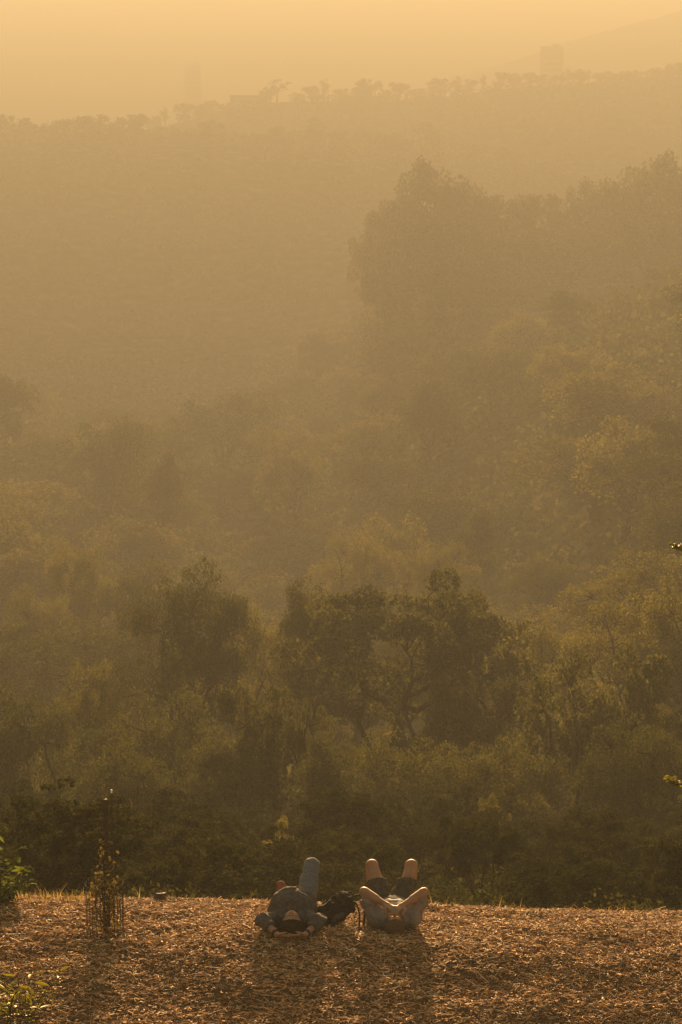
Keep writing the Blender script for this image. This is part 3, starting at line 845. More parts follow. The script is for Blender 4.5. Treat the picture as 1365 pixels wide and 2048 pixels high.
def dry_grass(name, label, spots, seed, h=(0.08, 0.22)):
    rs = np.random.RandomState(seed); V = []; Q = []; tn = []
    for (x, y, r, k) in spots:
        for i in range(k):
            px, py = x + rs.normal(0, r), y + rs.normal(0, r)
            z = float(ground_z(px, py)); H = rs.uniform(*h); a = rs.uniform(0, 6.28); w = rs.uniform(.002, .0045); ln = rs.uniform(0.2, 1.0) * H
            d = np.array([math.cos(a), math.sin(a), 0]); s = np.array([-d[1], d[0], 0])
            base = len(V)
            for f, ww in ((0, 1), (.5, .8), (1, .2)):
                c = np.array([px, py, z - 0.01]) + d * ln * f * f + np.array([0, 0, H * f * (1 - 0.25 * f)])
                V += [c - s * w * ww, c + s * w * ww]
            Q += [(base, base + 1, base + 3, base + 2), (base + 2, base + 3, base + 5, base + 4)]
            t = rs.uniform(0.2, 1); tn += [t, t]
    o = link(name, mesh_np(name, V, Q, None, tn), M['straw'])
    tag(o, label, "dry grass", kind="stuff")
def dry_leaves():
    rs = np.random.RandomState(15); n = 900
    Y = rs.uniform(16.8, 21.3, n); X = rs.uniform(-5, 5, n)
    k = vnoise(X / 0.9, Y / 0.6, seed=41) > -0.1; X, Y = X[k], Y[k]; n = len(X)
    a = rs.uniform(0, 6.28, n); L = rs.uniform(.02, .05, n); P = np.stack([X, Y, ground_z(X, Y) + rs.uniform(.012, .03, n)], 1)
    t = np.stack([np.cos(a), np.sin(a), rs.normal(0, .35, n)], 1); b = np.stack([-np.sin(a), np.cos(a), rs.normal(0, .4, n)], 1)
    L = L[:, None]; up = np.array([0, 0, 1.0])
    V = np.stack([P - t * L * .5, P + b * L * .3 + up * L * .12, P + t * L * .5, P - b * L * .3 + up * L * .12], 1).reshape(-1, 3)
    i = np.arange(n) * 4
    T = np.concatenate([np.stack([i, i + 1, i + 2], 1), np.stack([i, i + 2, i + 3], 1)])
    tn = rs.uniform(.1, 1, n)
    tag(link("dry_leaves", mesh_np("dry_leaves", V, None, T, np.concatenate([tn, tn])), M['straw']), "dry curled leaves scattered over the wood chips", "dead leaves", kind="stuff")

M['straw'] = leaf_material("straw", [(0.0, (0.10, 0.07, 0.03)), (0.5, (0.24, 0.17, 0.08)), (1.0, (0.42, 0.32, 0.17))], scale=4)
dry_leaves()
sp = [(-3.25 + 0.12 * i, 20.9 - 0.03 * i + 0.1 * math.sin(i * 2.1), 0.10, 26) for i in range(7)]
_rs = random.Random(8)
sp += [(x, 21.35 + _rs.uniform(-.1, .3), 0.08, _rs.choice((0, 0, 0, 1, 2, 5))) for x in [(-2.7 + 0.19 * k) for k in range(32)]]
sp += [(0.97, 21.1, .07, 14), (1.62, 21.2, .08, 10), (2.85, 21.2, .1, 14)]
dry_grass("dry_grass", "thin dry grass blades along the terrace edge", sp, 9)

# ------------------------------------------------------------------ broad-leaved plants
def leaf_mesh(name, L, W, lobes=1, fold=0.18, curl=0.25):
    """A single folded leaf (or a palmate one of several fingers), stem end at the origin, along +X."""
    V, Q, T = [], [], []
    def blade(ang, L, W):
        n = 5; base = len(V); ca, sa = math.cos(ang), math.sin(ang)
        for i in range(n):
            t = i / (n - 1); w = W * 0.5 * (math.sin(math.pi * min(1, t * 0.92 + 0.04)) ** 0.8); z = -curl * L * t * t
            for s in (-1, 0, 1):
                x, y = L * t, s * w
                V.append((x * ca - y * sa, x * sa + y * ca, z + abs(s) * w * fold * 2))
        for i in range(n - 1):
            for k in (0, 1):
                a = base + i * 3 + k
                Q.append((a, a + 3, a + 4, a + 1))
    if lobes == 1: blade(0, L, W)
    else:
        for k in range(lobes):
            f = (k / (lobes - 1) - .5) * 2
            blade(f * 1.5, L * (1 - 0.35 * abs(f)), W)
    return mesh_np(name, V, Q, tone=np.full(len(Q), .5), smooth=True)

def leafy_plant(name, label, cat, base, stems, meshes, mat, seed, stem_r=0.006, per=8, petiole=0.04, scale=(0.7, 1.2), start=0.25, cap=300, stem_mat='bark'):
    """Stems are lists of world points; leaves sit along them, each an object of its own."""
    rs = np.random.RandomState(seed)
    t = thing(name, label, cat, base)
    b = Bag(); B = np.array(base)
    for s in stems:
        s = np.array(s, float) - B
        b.tube(s, np.linspace(stem_r, stem_r * 0.35, len(s)), 5)
    link("stem", b.mesh(name + "_stems", smooth=True), M[stem_mat], t)
    n = 0
    for s in stems:
        s = np.array(s, float) - B
        for j in range(per):
            if n >= cap: break
            f = start + (1 - start) * (j + rs.uniform(0, .8)) / per
            q = f * (len(s) - 1); i = min(int(q), len(s) - 2); p = s[i] + (s[i + 1] - s[i]) * (q - i)
            a = rs.uniform(0, 6.28)
            lf = link("leaf", meshes[rs.randint(len(meshes))], M[mat], t)
            lf.location = p + rs.normal(0, petiole * 0.3, 3) + np.array([math.cos(a), math.sin(a), 0.3]) * petiole * 0.2
            lf.rotation_euler = (rs.normal(0, .5), rs.uniform(-0.7, 0.5), a)
            k = rs.uniform(*scale); lf.scale = (k, k, k)
            n += 1
    return t

def gz(x, y): return float(ground_z(x, y))
rs_ = np.random.RandomState(77)
def wstem(x0, y0, x1, y1, h, n=6, amp=0.12):
    return crook((x0, y0, gz(x0, y0) - 0.03), (x1, y1, gz(x0, y0) + h), n, amp, rs_)

palm = [leaf_mesh("palmate_leaf", 0.13, 0.045, 5), leaf_mesh("palmate_leaf", 0.12, 0.05, 5, 0.1, 0.4), leaf_mesh("small_leaf", 0.09, 0.045, 3)]
stems = [wstem(-3.52 + rs_.uniform(-.12, .12), 20.55 + rs_.uniform(-.15, .15), -3.42 + rs_.uniform(-.35, .36), 20.5 + rs_.uniform(-.3, .3), rs_.uniform(.25, .82)) for i in range(17)]
leafy_plant("leafy_bush", "bright green leafy bush at the left edge of the terrace", "bush", (-3.52, 20.55, gz(-3.52, 20.55)), stems, palm, 'green_leaf', 3, per=10, start=0.2)

lance = [leaf_mesh("lance_leaf", 0.10, 0.034, 1, 0.2, 0.15), leaf_mesh("lance_leaf", 0.08, 0.030, 1, 0.12, 0.35), leaf_mesh("lance_leaf", 0.12, 0.036, 1, 0.2, -0.1)]
stems = []
for tx, ty, h in [(-2.98, 17.6, .10), (-2.9, 17.75, .22), (-2.78, 17.7, .30), (-2.70, 17.85, .30), (-2.62, 17.75, .22), (-2.5, 17.9, .33), (-2.6, 17.6, .12), (-2.85, 17.95, .26), (-2.95, 17.85, .3), (-3.05, 17.8, .3), (-2.7, 17.5, .16), (-2.48, 17.72, .2)]:
    stems.append(wstem(-2.85 + rs_.uniform(-.1, .1), 17.55 + rs_.uniform(-.08, .08), tx, ty, h, amp=0.2))
leafy_plant("young_shrub", "low yellow-green shrub with lance-shaped leaves in the bottom left corner", "shrub", (-2.85, 17.55, gz(-2.85, 17.55)), stems, lance, 'yellow_leaf', 4, per=9, start=0.35, stem_r=0.005)

# slender tree just outside the right edge, two leafy twigs reach into view
def edge_tree():
    bx, by = 3.95, 20.0
    B = np.array((bx, by, gz(bx, by)))
    trunk = crook(B - (0, 0, 0.1), B + (0.15, 0, 4.9), 10, 0.05, rs_)
    X1, z1, _ = at(1352, 1095, 20.0); X2, z2, _ = at(1342, 1568, 20.0)
    st = [trunk, crook(trunk[6], (X1 + 0.02, 20.0, z1 + 0.02), 6, 0.1, rs_), crook(trunk[3], (X2 + 0.02, 20.0, z2 + 0.02), 6, 0.1, rs_)]
    for k in (4, 5, 6, 7, 8, 9):
        for j in range(2):
            a = rs_.uniform(-1.2, 1.2); e = trunk[k] + np.array([math.cos(a) * .7, math.sin(a) * .7, rs_.uniform(.1, .6)])
            st.append(crook(trunk[k], e, 5, .15, rs_))
    oval = [leaf_mesh("oval_leaf", 0.085, 0.05, 1, .15, .3), leaf_mesh("oval_leaf", 0.07, 0.045, 1, .2, .1)]
    for e in (st[1][-1], st[2][-1]):
        for j in range(3): st.append(crook(e, e + rs_.normal(0, .03, 3) + np.array([-0.01, 0, 0]), 3, .1, rs_))
    leafy_plant("slender_tree", "slender tree with yellow-green leaves just past the right edge, two twig tips in view", "tree", tuple(B), st, oval, 'yellow_leaf', 6, per=9, start=0.55, stem_r=0.02, scale=(0.5, 0.9))
edge_tree()

# ------------------------------------------------------------------ stakes, wire cage and the sapling inside
cx, cyy = -2.235, 19.46
cz = gz(cx, cyy)
M['dark_steel'] = plain("dark_steel", [(0.3, (0.020, 0.016, 0.013)), (0.7, (0.05, 0.038, 0.028))], scale=12, rough=0.7, spec=0.3)
M['stake_tip'] = plain("stake_tip", [(0.3, (0.55, 0.52, 0.45)), (0.7, (0.7, 0.66, 0.58))], scale=20)
def stake(x, y, h, w, label, tip):
    t = thing("tree_stake", label, "stake", (x, y, gz(x, y)))
    b = Bag()
    for sx, sy, ww, dd in ((0, 0, w, 0.006), (0, 0.5 * w, 0.006, w)):      # T-section steel
        b.box((sx, sy + 0.003, h / 2 - 0.12), (ww, dd, h + 0.24))
    for i in range(int(h / 0.06)):
        b.box((0, -0.006, 0.08 + i * 0.06), (w * 0.35, 0.010, 0.012))
    link("post", b.mesh("stake_post"), M['dark_steel'], t)
    if tip:
        b = Bag(); b.box((0, 0.004, h + 0.018), (w * 1.05, 0.02, 0.03)); link("cap", b.mesh("stake_cap"), M['stake_tip'], t)
stake(cx + 0.015, cyy + 0.17, 1.29, 0.036, "thick dark steel stake behind the sapling's wire cage", False)
stake(cx + 0.068, cyy + 0.20, 1.36, 0.014, "thin taller stake with a pale tip right beside the thick dark stake", True)
def wire_cage():
    t = thing("wire_cage", "round wire mesh cage protecting the sapling on the mulch", "plant cage", (cx, cyy, cz))
    R_, H_ = 0.175, 0.50
    b = Bag(); n = 26
    for i in range(n):
        a = 2 * math.pi * i / n
        x, y = R_ * math.cos(a), R_ * math.sin(a)
        b.tube([(x, y, -0.03), (x * 1.01, y, H_ / 2), (x * 1.02, y * 1.01, H_)], 0.0028, 4)
    link("upright_wires", b.mesh("cage_uprights"), M['dark_steel'], t)["kind"] = "stuff"
    b = Bag()
    for k in range(9):
        z = 0.02 + k * (H_ - 0.03) / 8
        b.tube([(R_ * 1.012 * math.cos(a), R_ * 1.012 * math.sin(a), z + 0.004 * math.sin(3 * a + k)) for a in np.linspace(0, 2 * math.pi, 25)], 0.0028, 4)
    link("hoop_wires", b.mesh("cage_hoops"), M['dark_steel'], t)["kind"] = "stuff"
wire_cage()
def sapling():
    rs = np.random.RandomState(12)
    t = thing("sapling", "small pale-leaved sapling growing up through the wire cage", "sapling", (cx, cyy, cz))
    b = Bag(); tips = []
    for i in range(7):
        a = rs.uniform(0, 6.28); r = rs.uniform(.03, .15); h = rs.uniform(.55, .98)
        p = crook((0, 0, -.04), (r * math.cos(a), r * math.sin(a), h), 9, .12, rs); b.tube(p, np.linspace(.008, .002, 9), 5); tips.append(p)
        for j in range(4):
            q = p[rs.randint(3, 8)]; a2 = rs.uniform(0, 6.28)
            e = q + np.array([math.cos(a2) * .09, math.sin(a2) * .09, rs.uniform(.0, .12)])
            pp = crook(q, e, 5, .2, rs); b.tube(pp, np.linspace(.003, .0012, 5), 4); tips.append(pp)
    link("stem", b.mesh("sapling_stems", smooth=True), M['bark'], t)
    P = []
    for p in tips:
        for k in range(22 if len(p) > 6 else 9):
            q = rs.uniform(.15, 1) * (len(p) - 1); i = min(int(q), len(p) - 2); P.append(p[i] + (p[i + 1] - p[i]) * (q - i) + rs.normal(0, .018, 3))
    for k in range(330):                                   # leaves pressed against the wire
        a = rs.uniform(0, 6.28); r = .16 * rs.uniform(.3, 1) ** .5
        P.append(np.array([r * math.cos(a), r * math.sin(a), .52 * rs.uniform(0.02, 1)]))
    P = np.array(P); k = len(P)
    nrm = rs.normal(size=(k, 3)); nrm /= np.linalg.norm(nrm, axis=1, keepdims=True)
    tg = np.cross(nrm, rs.normal(size=(k, 3))); tg /= np.linalg.norm(tg, axis=1, keepdims=True); bt = np.cross(nrm, tg)
    s = 0.036 * rs.uniform(.6, 1.3, (k, 1))
    V = np.stack([P - tg * s * .5, P + bt * s * .32, P + tg * s * .5, P - bt * s * .32], 1).reshape(-1, 3)
    o = link("foliage", mesh_np("sapling_leaves", V, np.arange(4 * k).reshape(k, 4), None, np.clip(rs.normal(.55, .25, k), 0, 1)), M['sapling_leaf'], t); o["kind"] = "stuff"
    # long whip whose dry curled tip catches the light
    X1, z1, _ = at(263, 1617, cyy); X0 = cx
    base = np.array((0.05, 0.02, .55)); top = np.array((X1 - cx, 0, z1 - cz))
    b = Bag(); b.tube(crook(base, top, 10, .05, rs), np.linspace(.0022, .001, 10), 4); link("whip", b.mesh("sapling_whip"), M['bark'], t)
    b = Bag(); c = [top + np.array([.012 * math.sin(u * 2.4), 0, .105 * u]) + np.array([-.03 * u * u, 0, 0]) for u in np.linspace(0, 1, 8)]
    b.tube(c, np.array([.003, .005, .006, .006, .0055, .005, .004, .002]), 5); link("dry_tip", b.mesh("sapling_dry_tip"), M['straw'], t)
sapling()

def rock():
    x, y = -1.84, 20.95
    b = bpy.data.meshes.new("stone"); import bmesh
    bm = bmesh.new(); bmesh.ops.create_icosphere(bm, subdivisions=3, radius=1)
    for v in bm.verts:
        p = v.co.copy(); p = Vector((max(-.72, min(.72, p.x)), max(-.7, min(.7, p.y)), max(-.6, min(.62, p.z))))
        p += p.normalized() * 0.10 * float(vnoise(np.array([p.x * 2]), np.array([p.y * 2]), np.array([p.z * 2]), seed=4)[0])
        v.co = Vector((p.x * 0.085, p.y * 0.06, p.z * 0.095))
    bm.to_mesh(b); bm.free()
    o = link("stone", b, plain("dark_stone", [(.3, (.02, .018, .016)), (.7, (.06, .05, .042))], scale=30, bump=.5), loc=(x, y, gz(x, y) + .045))
    o.rotation_euler = (0.1, 0.05, 0.3)
    tag(o, "small dark blocky stone lying on the mulch edge right of the wire cage", "stone")
rock()
# ------------------------------------------------------------------ people: bodies as one continuous surface from smooth-blended limbs
class Field:
    def __init__(self, lo, hi, h):
        self.h = h; self.lo = np.array(lo, float)
        self.n = np.ceil((np.array(hi) - self.lo) / h).astype(int) + 1
        self.F = np.full(self.n, 0.5, np.float32)
        self.rot = None                                    # (pivot, matrix): pieces added while set are turned about the pivot
    def _grid(self, lo, hi):
        if self.rot is not None:
            c = (lo + hi) / 2; r = np.linalg.norm(hi - lo) / 2
            c = self.rot[1] @ (c - self.rot[0]) + self.rot[0]; lo, hi = c - r, c + r
        a = np.clip(np.floor((lo - self.lo) / self.h).astype(int), 0, self.n - 1)
        b = np.clip(np.ceil((hi - self.lo) / self.h).astype(int) + 1, 1, self.n)
        ax = [self.lo[i] + self.h * np.arange(a[i], b[i]) for i in range(3)]
        g = np.meshgrid(*ax, indexing='ij')
        if self.rot is not None:
            P, Rm = self.rot
            q = [g[i] - P[i] for i in range(3)]
            g = [Rm[0, i] * q[0] + Rm[1, i] * q[1] + Rm[2, i] * q[2] + P[i] for i in range(3)]
        return (slice(a[0], b[0]), slice(a[1], b[1]), slice(a[2], b[2])), g
    def blend(self, sl, d, k):
        f = self.F[sl]
        if k <= 0: self.F[sl] = np.minimum(f, d); return
        hh = np.clip(0.5 + 0.5 * (f - d) / k, 0, 1)
        self.F[sl] = f + (d - f) * hh - k * hh * (1 - hh)
    def limb(self, a, b, ra, rb, k=0.02, sq=None, cut=None, infl=0.0):
        """Tapered limb a-b; sq=(axis, factor) flattens the section; cut=(point, normal) keeps the side the normal leaves."""
        a = np.array(a, float); b = np.array(b, float); ra += infl; rb += infl
        m = max(ra, rb) * (sq[1] if sq and sq[1] > 1 else 1) + 0.06
        sl, (x, y, z) = self._grid(np.minimum(a, b) - m, np.maximum(a, b) + m)
        S = np.ones(3)
        if sq: S[sq[0]] = 1.0 / sq[1]
        A, B = a * S, b * S; ab = B - A; L2 = ab @ ab + 1e-12
        px, py, pz = x * S[0] - A[0], y * S[1] - A[1], z * S[2] - A[2]
        t = np.clip((px * ab[0] + py * ab[1] + pz * ab[2]) / L2, 0, 1)
        d = np.sqrt((px - t * ab[0]) ** 2 + (py - t * ab[1]) ** 2 + (pz - t * ab[2]) ** 2) - (ra + (rb - ra) * t)
        if cut is not None:
            for p, nrm in (cut if isinstance(cut, list) else [cut]):
                nrm = np.array(nrm, float); nrm /= np.linalg.norm(nrm)
                d = np.maximum(d, (x - p[0]) * nrm[0] + (y - p[1]) * nrm[1] + (z - p[2]) * nrm[2])
        self.blend(sl, d.astype(np.float32), k)
    def ell(self, c, r, k=0.02, cut=None, infl=0.0):
        c = np.array(c, float); r = np.array(r, float) + infl
        sl, (x, y, z) = self._grid(c - r - 0.06, c + r + 0.06)
        q = np.sqrt(((x - c[0]) / r[0]) ** 2 + ((y - c[1]) / r[1]) ** 2 + ((z - c[2]) / r[2]) ** 2)
        d = (q - 1) * r.min()
        d = np.where(q > 1, (q - 1) * (r.min() + r.mean()) / 2, d)
        if cut is not None:
            for p, nrm in (cut if isinstance(cut, list) else [cut]):
                nrm = np.array(nrm, float); nrm /= np.linalg.norm(nrm)
                d = np.maximum(d, (x - p[0]) * nrm[0] + (y - p[1]) * nrm[1] + (z - p[2]) * nrm[2])
        self.blend(sl, d.astype(np.float32), k)
    def carve(self, c, r):
        c = np.array(c, float); r = np.array(r, float)
        sl, (x, y, z) = self._grid(c - r - 0.03, c + r + 0.03)
        d = (np.sqrt(((x - c[0]) / r[0]) ** 2 + ((y - c[1]) / r[1]) ** 2 + ((z - c[2]) / r[2]) ** 2) - 1) * r.min()
        k = 0.01; f = self.F[sl]; d = -d
        hh = np.clip(0.5 - 0.5 * (f - d) / k, 0, 1)
        self.F[sl] = f + (d - f) * hh + k * hh * (1 - hh)
    def half(self, p, nrm):
        nrm = np.array(nrm, float); nrm /= np.linalg.norm(nrm)
        keep = self.rot; self.rot = None
        ax = [self.lo[i] + self.h * np.arange(self.n[i]) for i in range(3)]
        x, y, z = np.meshgrid(*ax, indexing='ij')
        if keep is not None:
            P, Rm = keep; q = (x - P[0], y - P[1], z - P[2])
            x, y, z = [Rm[0, i] * q[0] + Rm[1, i] * q[1] + Rm[2, i] * q[2] + P[i] for i in range(3)]
        self.rot = keep
        self.F = np.maximum(self.F, ((x - p[0]) * nrm[0] + (y - p[1]) * nrm[1] + (z - p[2]) * nrm[2]).astype(np.float32))
    def wrinkle(self, amp, sx, sy, sz, seed, extra=None):
        near = np.abs(self.F) < 0.05
        i = np.argwhere(near); p = self.lo + i * self.h
        w = 1 - np.abs(vnoise(p[:, 0] / sx, p[:, 1] / sy, p[:, 2] / sz, seed=seed))
        w = w ** 3 * amp
        if extra is not None: w = w + extra(p)
        self.F[near] -= w.astype(np.float32)
    def mesh(self):
        """Surface nets."""
        F = self.F
        s = F < 0
        c = [s[i:self.n[0] - 1 + i, j:self.n[1] - 1 + j, k:self.n[2] - 1 + k] for i in (0, 1) for j in (0, 1) for k in (0, 1)]
        cnt = sum(a.astype(np.int8) for a in c)
        cells = np.argwhere((cnt > 0) & (cnt < 8))
        idx = np.full(self.n - 1, -1, np.int64); idx[tuple(cells.T)] = np.arange(len(cells))
        acc = np.zeros((len(cells), 3)); num = np.zeros(len(cells))
        offs = [(i, j, k) for i in (0, 1) for j in (0, 1) for k in (0, 1)]
        val = [F[cells[:, 0] + o[0], cells[:, 1] + o[1], cells[:, 2] + o[2]].astype(float) for o in offs]
        for a in range(8):
            for b in range(a + 1, 8):
                if sum(abs(offs[a][q] - offs[b][q]) for q in range(3)) != 1: continue
                x = (val[a] < 0) != (val[b] < 0)
                t = np.where(x, val[a] / np.where(val[a] == val[b], 1, val[a] - val[b]), 0)
                p = np.array(offs[a])[None] + t[:, None] * (np.array(offs[b]) - np.array(offs[a]))[None]
                acc += p * x[:, None]; num += x
        V = self.lo + (cells + acc / num[:, None]) * self.h
        Q = []
        for ax in range(3):
            u, v = [(1, 2), (2, 0), (0, 1)][ax]
            sl0 = [slice(1, None)] * 3; sl1 = [slice(1, None)] * 3
            sl0[ax] = slice(0, -1); sl1[ax] = slice(1, None)
            A = s[tuple(sl0)]; B = s[tuple(sl1)]
            e = np.argwhere(A != B); e0 = e.copy()
            for q in range(3):
                if q != ax: e0[:, q] += 1
            ok = np.ones(len(e0), bool)
            for q in range(3):
                ok &= (e0[:, q] < self.n[q] - 1) & (e0[:, q] >= (0 if q == ax else 1))
            e0 = e0[ok]
            inside = s[tuple(e0.T)]
            du = np.zeros(3, int); du[u] = 1; dv = np.zeros(3, int); dv[v] = 1
            q4 = np.stack([idx[tuple((e0 - du - dv).T)], idx[tuple((e0 - dv).T)], idx[tuple(e0.T)], idx[tuple((e0 - du).T)]], 1)
            q4 = np.where(inside[:, None], q4, q4[:, ::-1])
            Q.append(q4[(q4 >= 0).all(1)])
        return V, np.concatenate(Q)

def tilt(pivot, deg):
    c, s_ = math.cos(math.radians(deg)), math.sin(math.radians(deg))
    return np.array(pivot, float), np.array([[1, 0, 0], [0, c, -s_], [0, s_, c]])

SKIN = plain("skin", [(0.3, (0.25, 0.155, 0.108)), (0.7, (0.32, 0.20, 0.145))], scale=14, rough=0.6, spec=0.12, bump=0.12, bscale=120)
def cloth(name, c0, c1, scale=30):
    return plain(name, [(0.35, c0), (0.65, c1)], scale=scale, rough=0.95, spec=0.1, bump=0.35, bscale=260)

class Figure:
    """Lies on its back: x across, y from the crown (0) towards the feet, z up. Draped over the ground it lies on."""
    def __init__(self, name, label, X, Y, sink=0.015):
        self.X, self.Y = X, Y
        self.z0 = float(gsmooth(X, Y)) - sink
        self.t = thing(name, label, "person", (X, Y, self.z0))
    def add(self, name, field, mat, label=None, smooth=True):
        V, Q = field.mesh()
        dz = gsmooth(self.X + V[:, 0] * 0, self.Y + V[:, 1]) - gsmooth(self.X, self.Y)
        V = V.copy(); V[:, 2] += dz
        o = link(name, mesh_np(name, V, Q, smooth=smooth), mat, self.t)
        if label: o["label"] = label
        return o
    def drop(self, y):
        return float(gsmooth(self.X, self.Y + y) - gsmooth(self.X, self.Y))

def head(f, c, cheek=0.0):
    """Face up: crown towards -y, chin towards +y."""
    x, y, z = c
    f.ell((x, y - 0.015, z - 0.012), (0.081, 0.100, 0.094), 0.0)          # skull
    f.ell((x, y + 0.055, z + 0.018), (0.066, 0.072, 0.068), 0.03)         # face
    f.ell((x, y + 0.104, z + 0.030), (0.034, 0.022, 0.030), 0.025)        # chin
    f.limb((x, y + 0.012, z + 0.086), (x, y + 0.044, z + 0.104), 0.009, 0.012, 0.010)     # nose
    f.ell((x, y + 0.046, z + 0.094), (0.018, 0.010, 0.012), 0.008)
    f.limb((x - 0.030, y + 0.002, z + 0.078), (x + 0.030, y + 0.002, z + 0.078), 0.011, 0.011, 0.014)   # brow
    for s in (-1, 1):
        f.carve((x + s * 0.029, y + 0.018, z + 0.090), (0.014, 0.009, 0.010))   # eye socket
        f.ell((x + s * 0.028, y + 0.018, z + 0.076), (0.012, 0.010, 0.010), 0.003)
        f.ell((x + s * 0.078, y + 0.028, z - 0.004), (0.010, 0.030, 0.018), 0.010)   # ear
        f.ell((x + s * 0.040, y + 0.045, z + 0.062), (0.022, 0.024, 0.020), 0.015)   # cheek
    f.limb((x - 0.018, y + 0.071, z + 0.079), (x + 0.018, y + 0.071, z + 0.079), 0.007, 0.007, 0.006)   # lips
    f.limb((x - 0.015, y + 0.081, z + 0.077), (x + 0.015, y + 0.081, z + 0.077), 0.007, 0.007, 0.006)

def hand(f, wrist, fwd, side, nrm, curl=0.5, thumb=1, spread=0.18):
    """Palm from the wrist along fwd, finger row along side, palm facing nrm; five fingers with bends."""
    w = np.array(wrist, float); fwd = np.array(fwd, float); fwd /= np.linalg.norm(fwd)
    nrm = np.array(nrm, float); nrm -= fwd * (nrm @ fwd); nrm /= np.linalg.norm(nrm)
    side = np.cross(nrm, fwd) * thumb
    g = 0.0
    for s in (-0.032, -0.011, 0.011, 0.030):
        f.limb(w + side * s * 0.55, w + fwd * 0.088 + side * s, 0.017, 0.014, 0.012 if g else 0.02); g = 1
    for s, L, sp in ((-0.034, 0.064, -1.2), (-0.012, 0.078, -0.35), (0.011, 0.084, 0.35), (0.032, 0.076, 1.1)):
        p = w + fwd * 0.092 + side * s
        ang = 0.15 * curl
        for j, (l, r) in enumerate(((0.45, 0.0098), (0.31, 0.0090), (0.24, 0.0080))):
            d = fwd * math.cos(ang) + nrm * math.sin(ang) + side * spread * sp * 0.5
            q = p + d * L * l
            f.limb(p, q, r, r * 0.93, 0.004); p = q
            ang += curl
    b = w + fwd * 0.022 + side * 0.030
    m = b + (fwd * 0.6 + side * 0.75 + nrm * 0.25) * 0.042
    f.limb(b, m, 0.016, 0.0125, 0.012)
    m2 = m + (fwd * 0.9 + side * 0.3 + nrm * 0.3) * 0.034
    f.limb(m, m2, 0.0115, 0.010, 0.005)
    f.limb(m2, m2 + (fwd * 1.0 + nrm * 0.35) * 0.026, 0.0100, 0.0082, 0.004)

def torso(f, infl=0.0, belly=0.0, chest=0.0, k=0.05):
    f.limb((0, 0.36, 0.118), (0, 0.54, 0.130 + chest), 0.108 + infl * .8, 0.115 + chest + infl * .8, k, sq=(0, 1.48 - 6.8 * chest))      # ribs
    f.limb((0, 0.56, 0.125 + chest), (0, 0.80, 0.115), 0.108 + belly + infl * .8, 0.100 + belly * .6 + infl * .8, k, sq=(0, 1.40 - 4.4 * belly))
    f.limb((0, 0.84, 0.108), (0, 0.93, 0.105), 0.100 + infl * .8, 0.098 + infl * .8, k, sq=(0, 1.62))      # pelvis
    f.limb((-0.155 + .3 * chest, 0.325, 0.125), (0.155 - .3 * chest, 0.325, 0.125), 0.066 + infl, 0.066 + infl, k)                    # shoulder girdle
    f.ell((0, 0.45, 0.185 + 1.6 * chest), (0.15 + infl - .6 * chest, 0.11, 0.060 + infl), k)                                           # chest

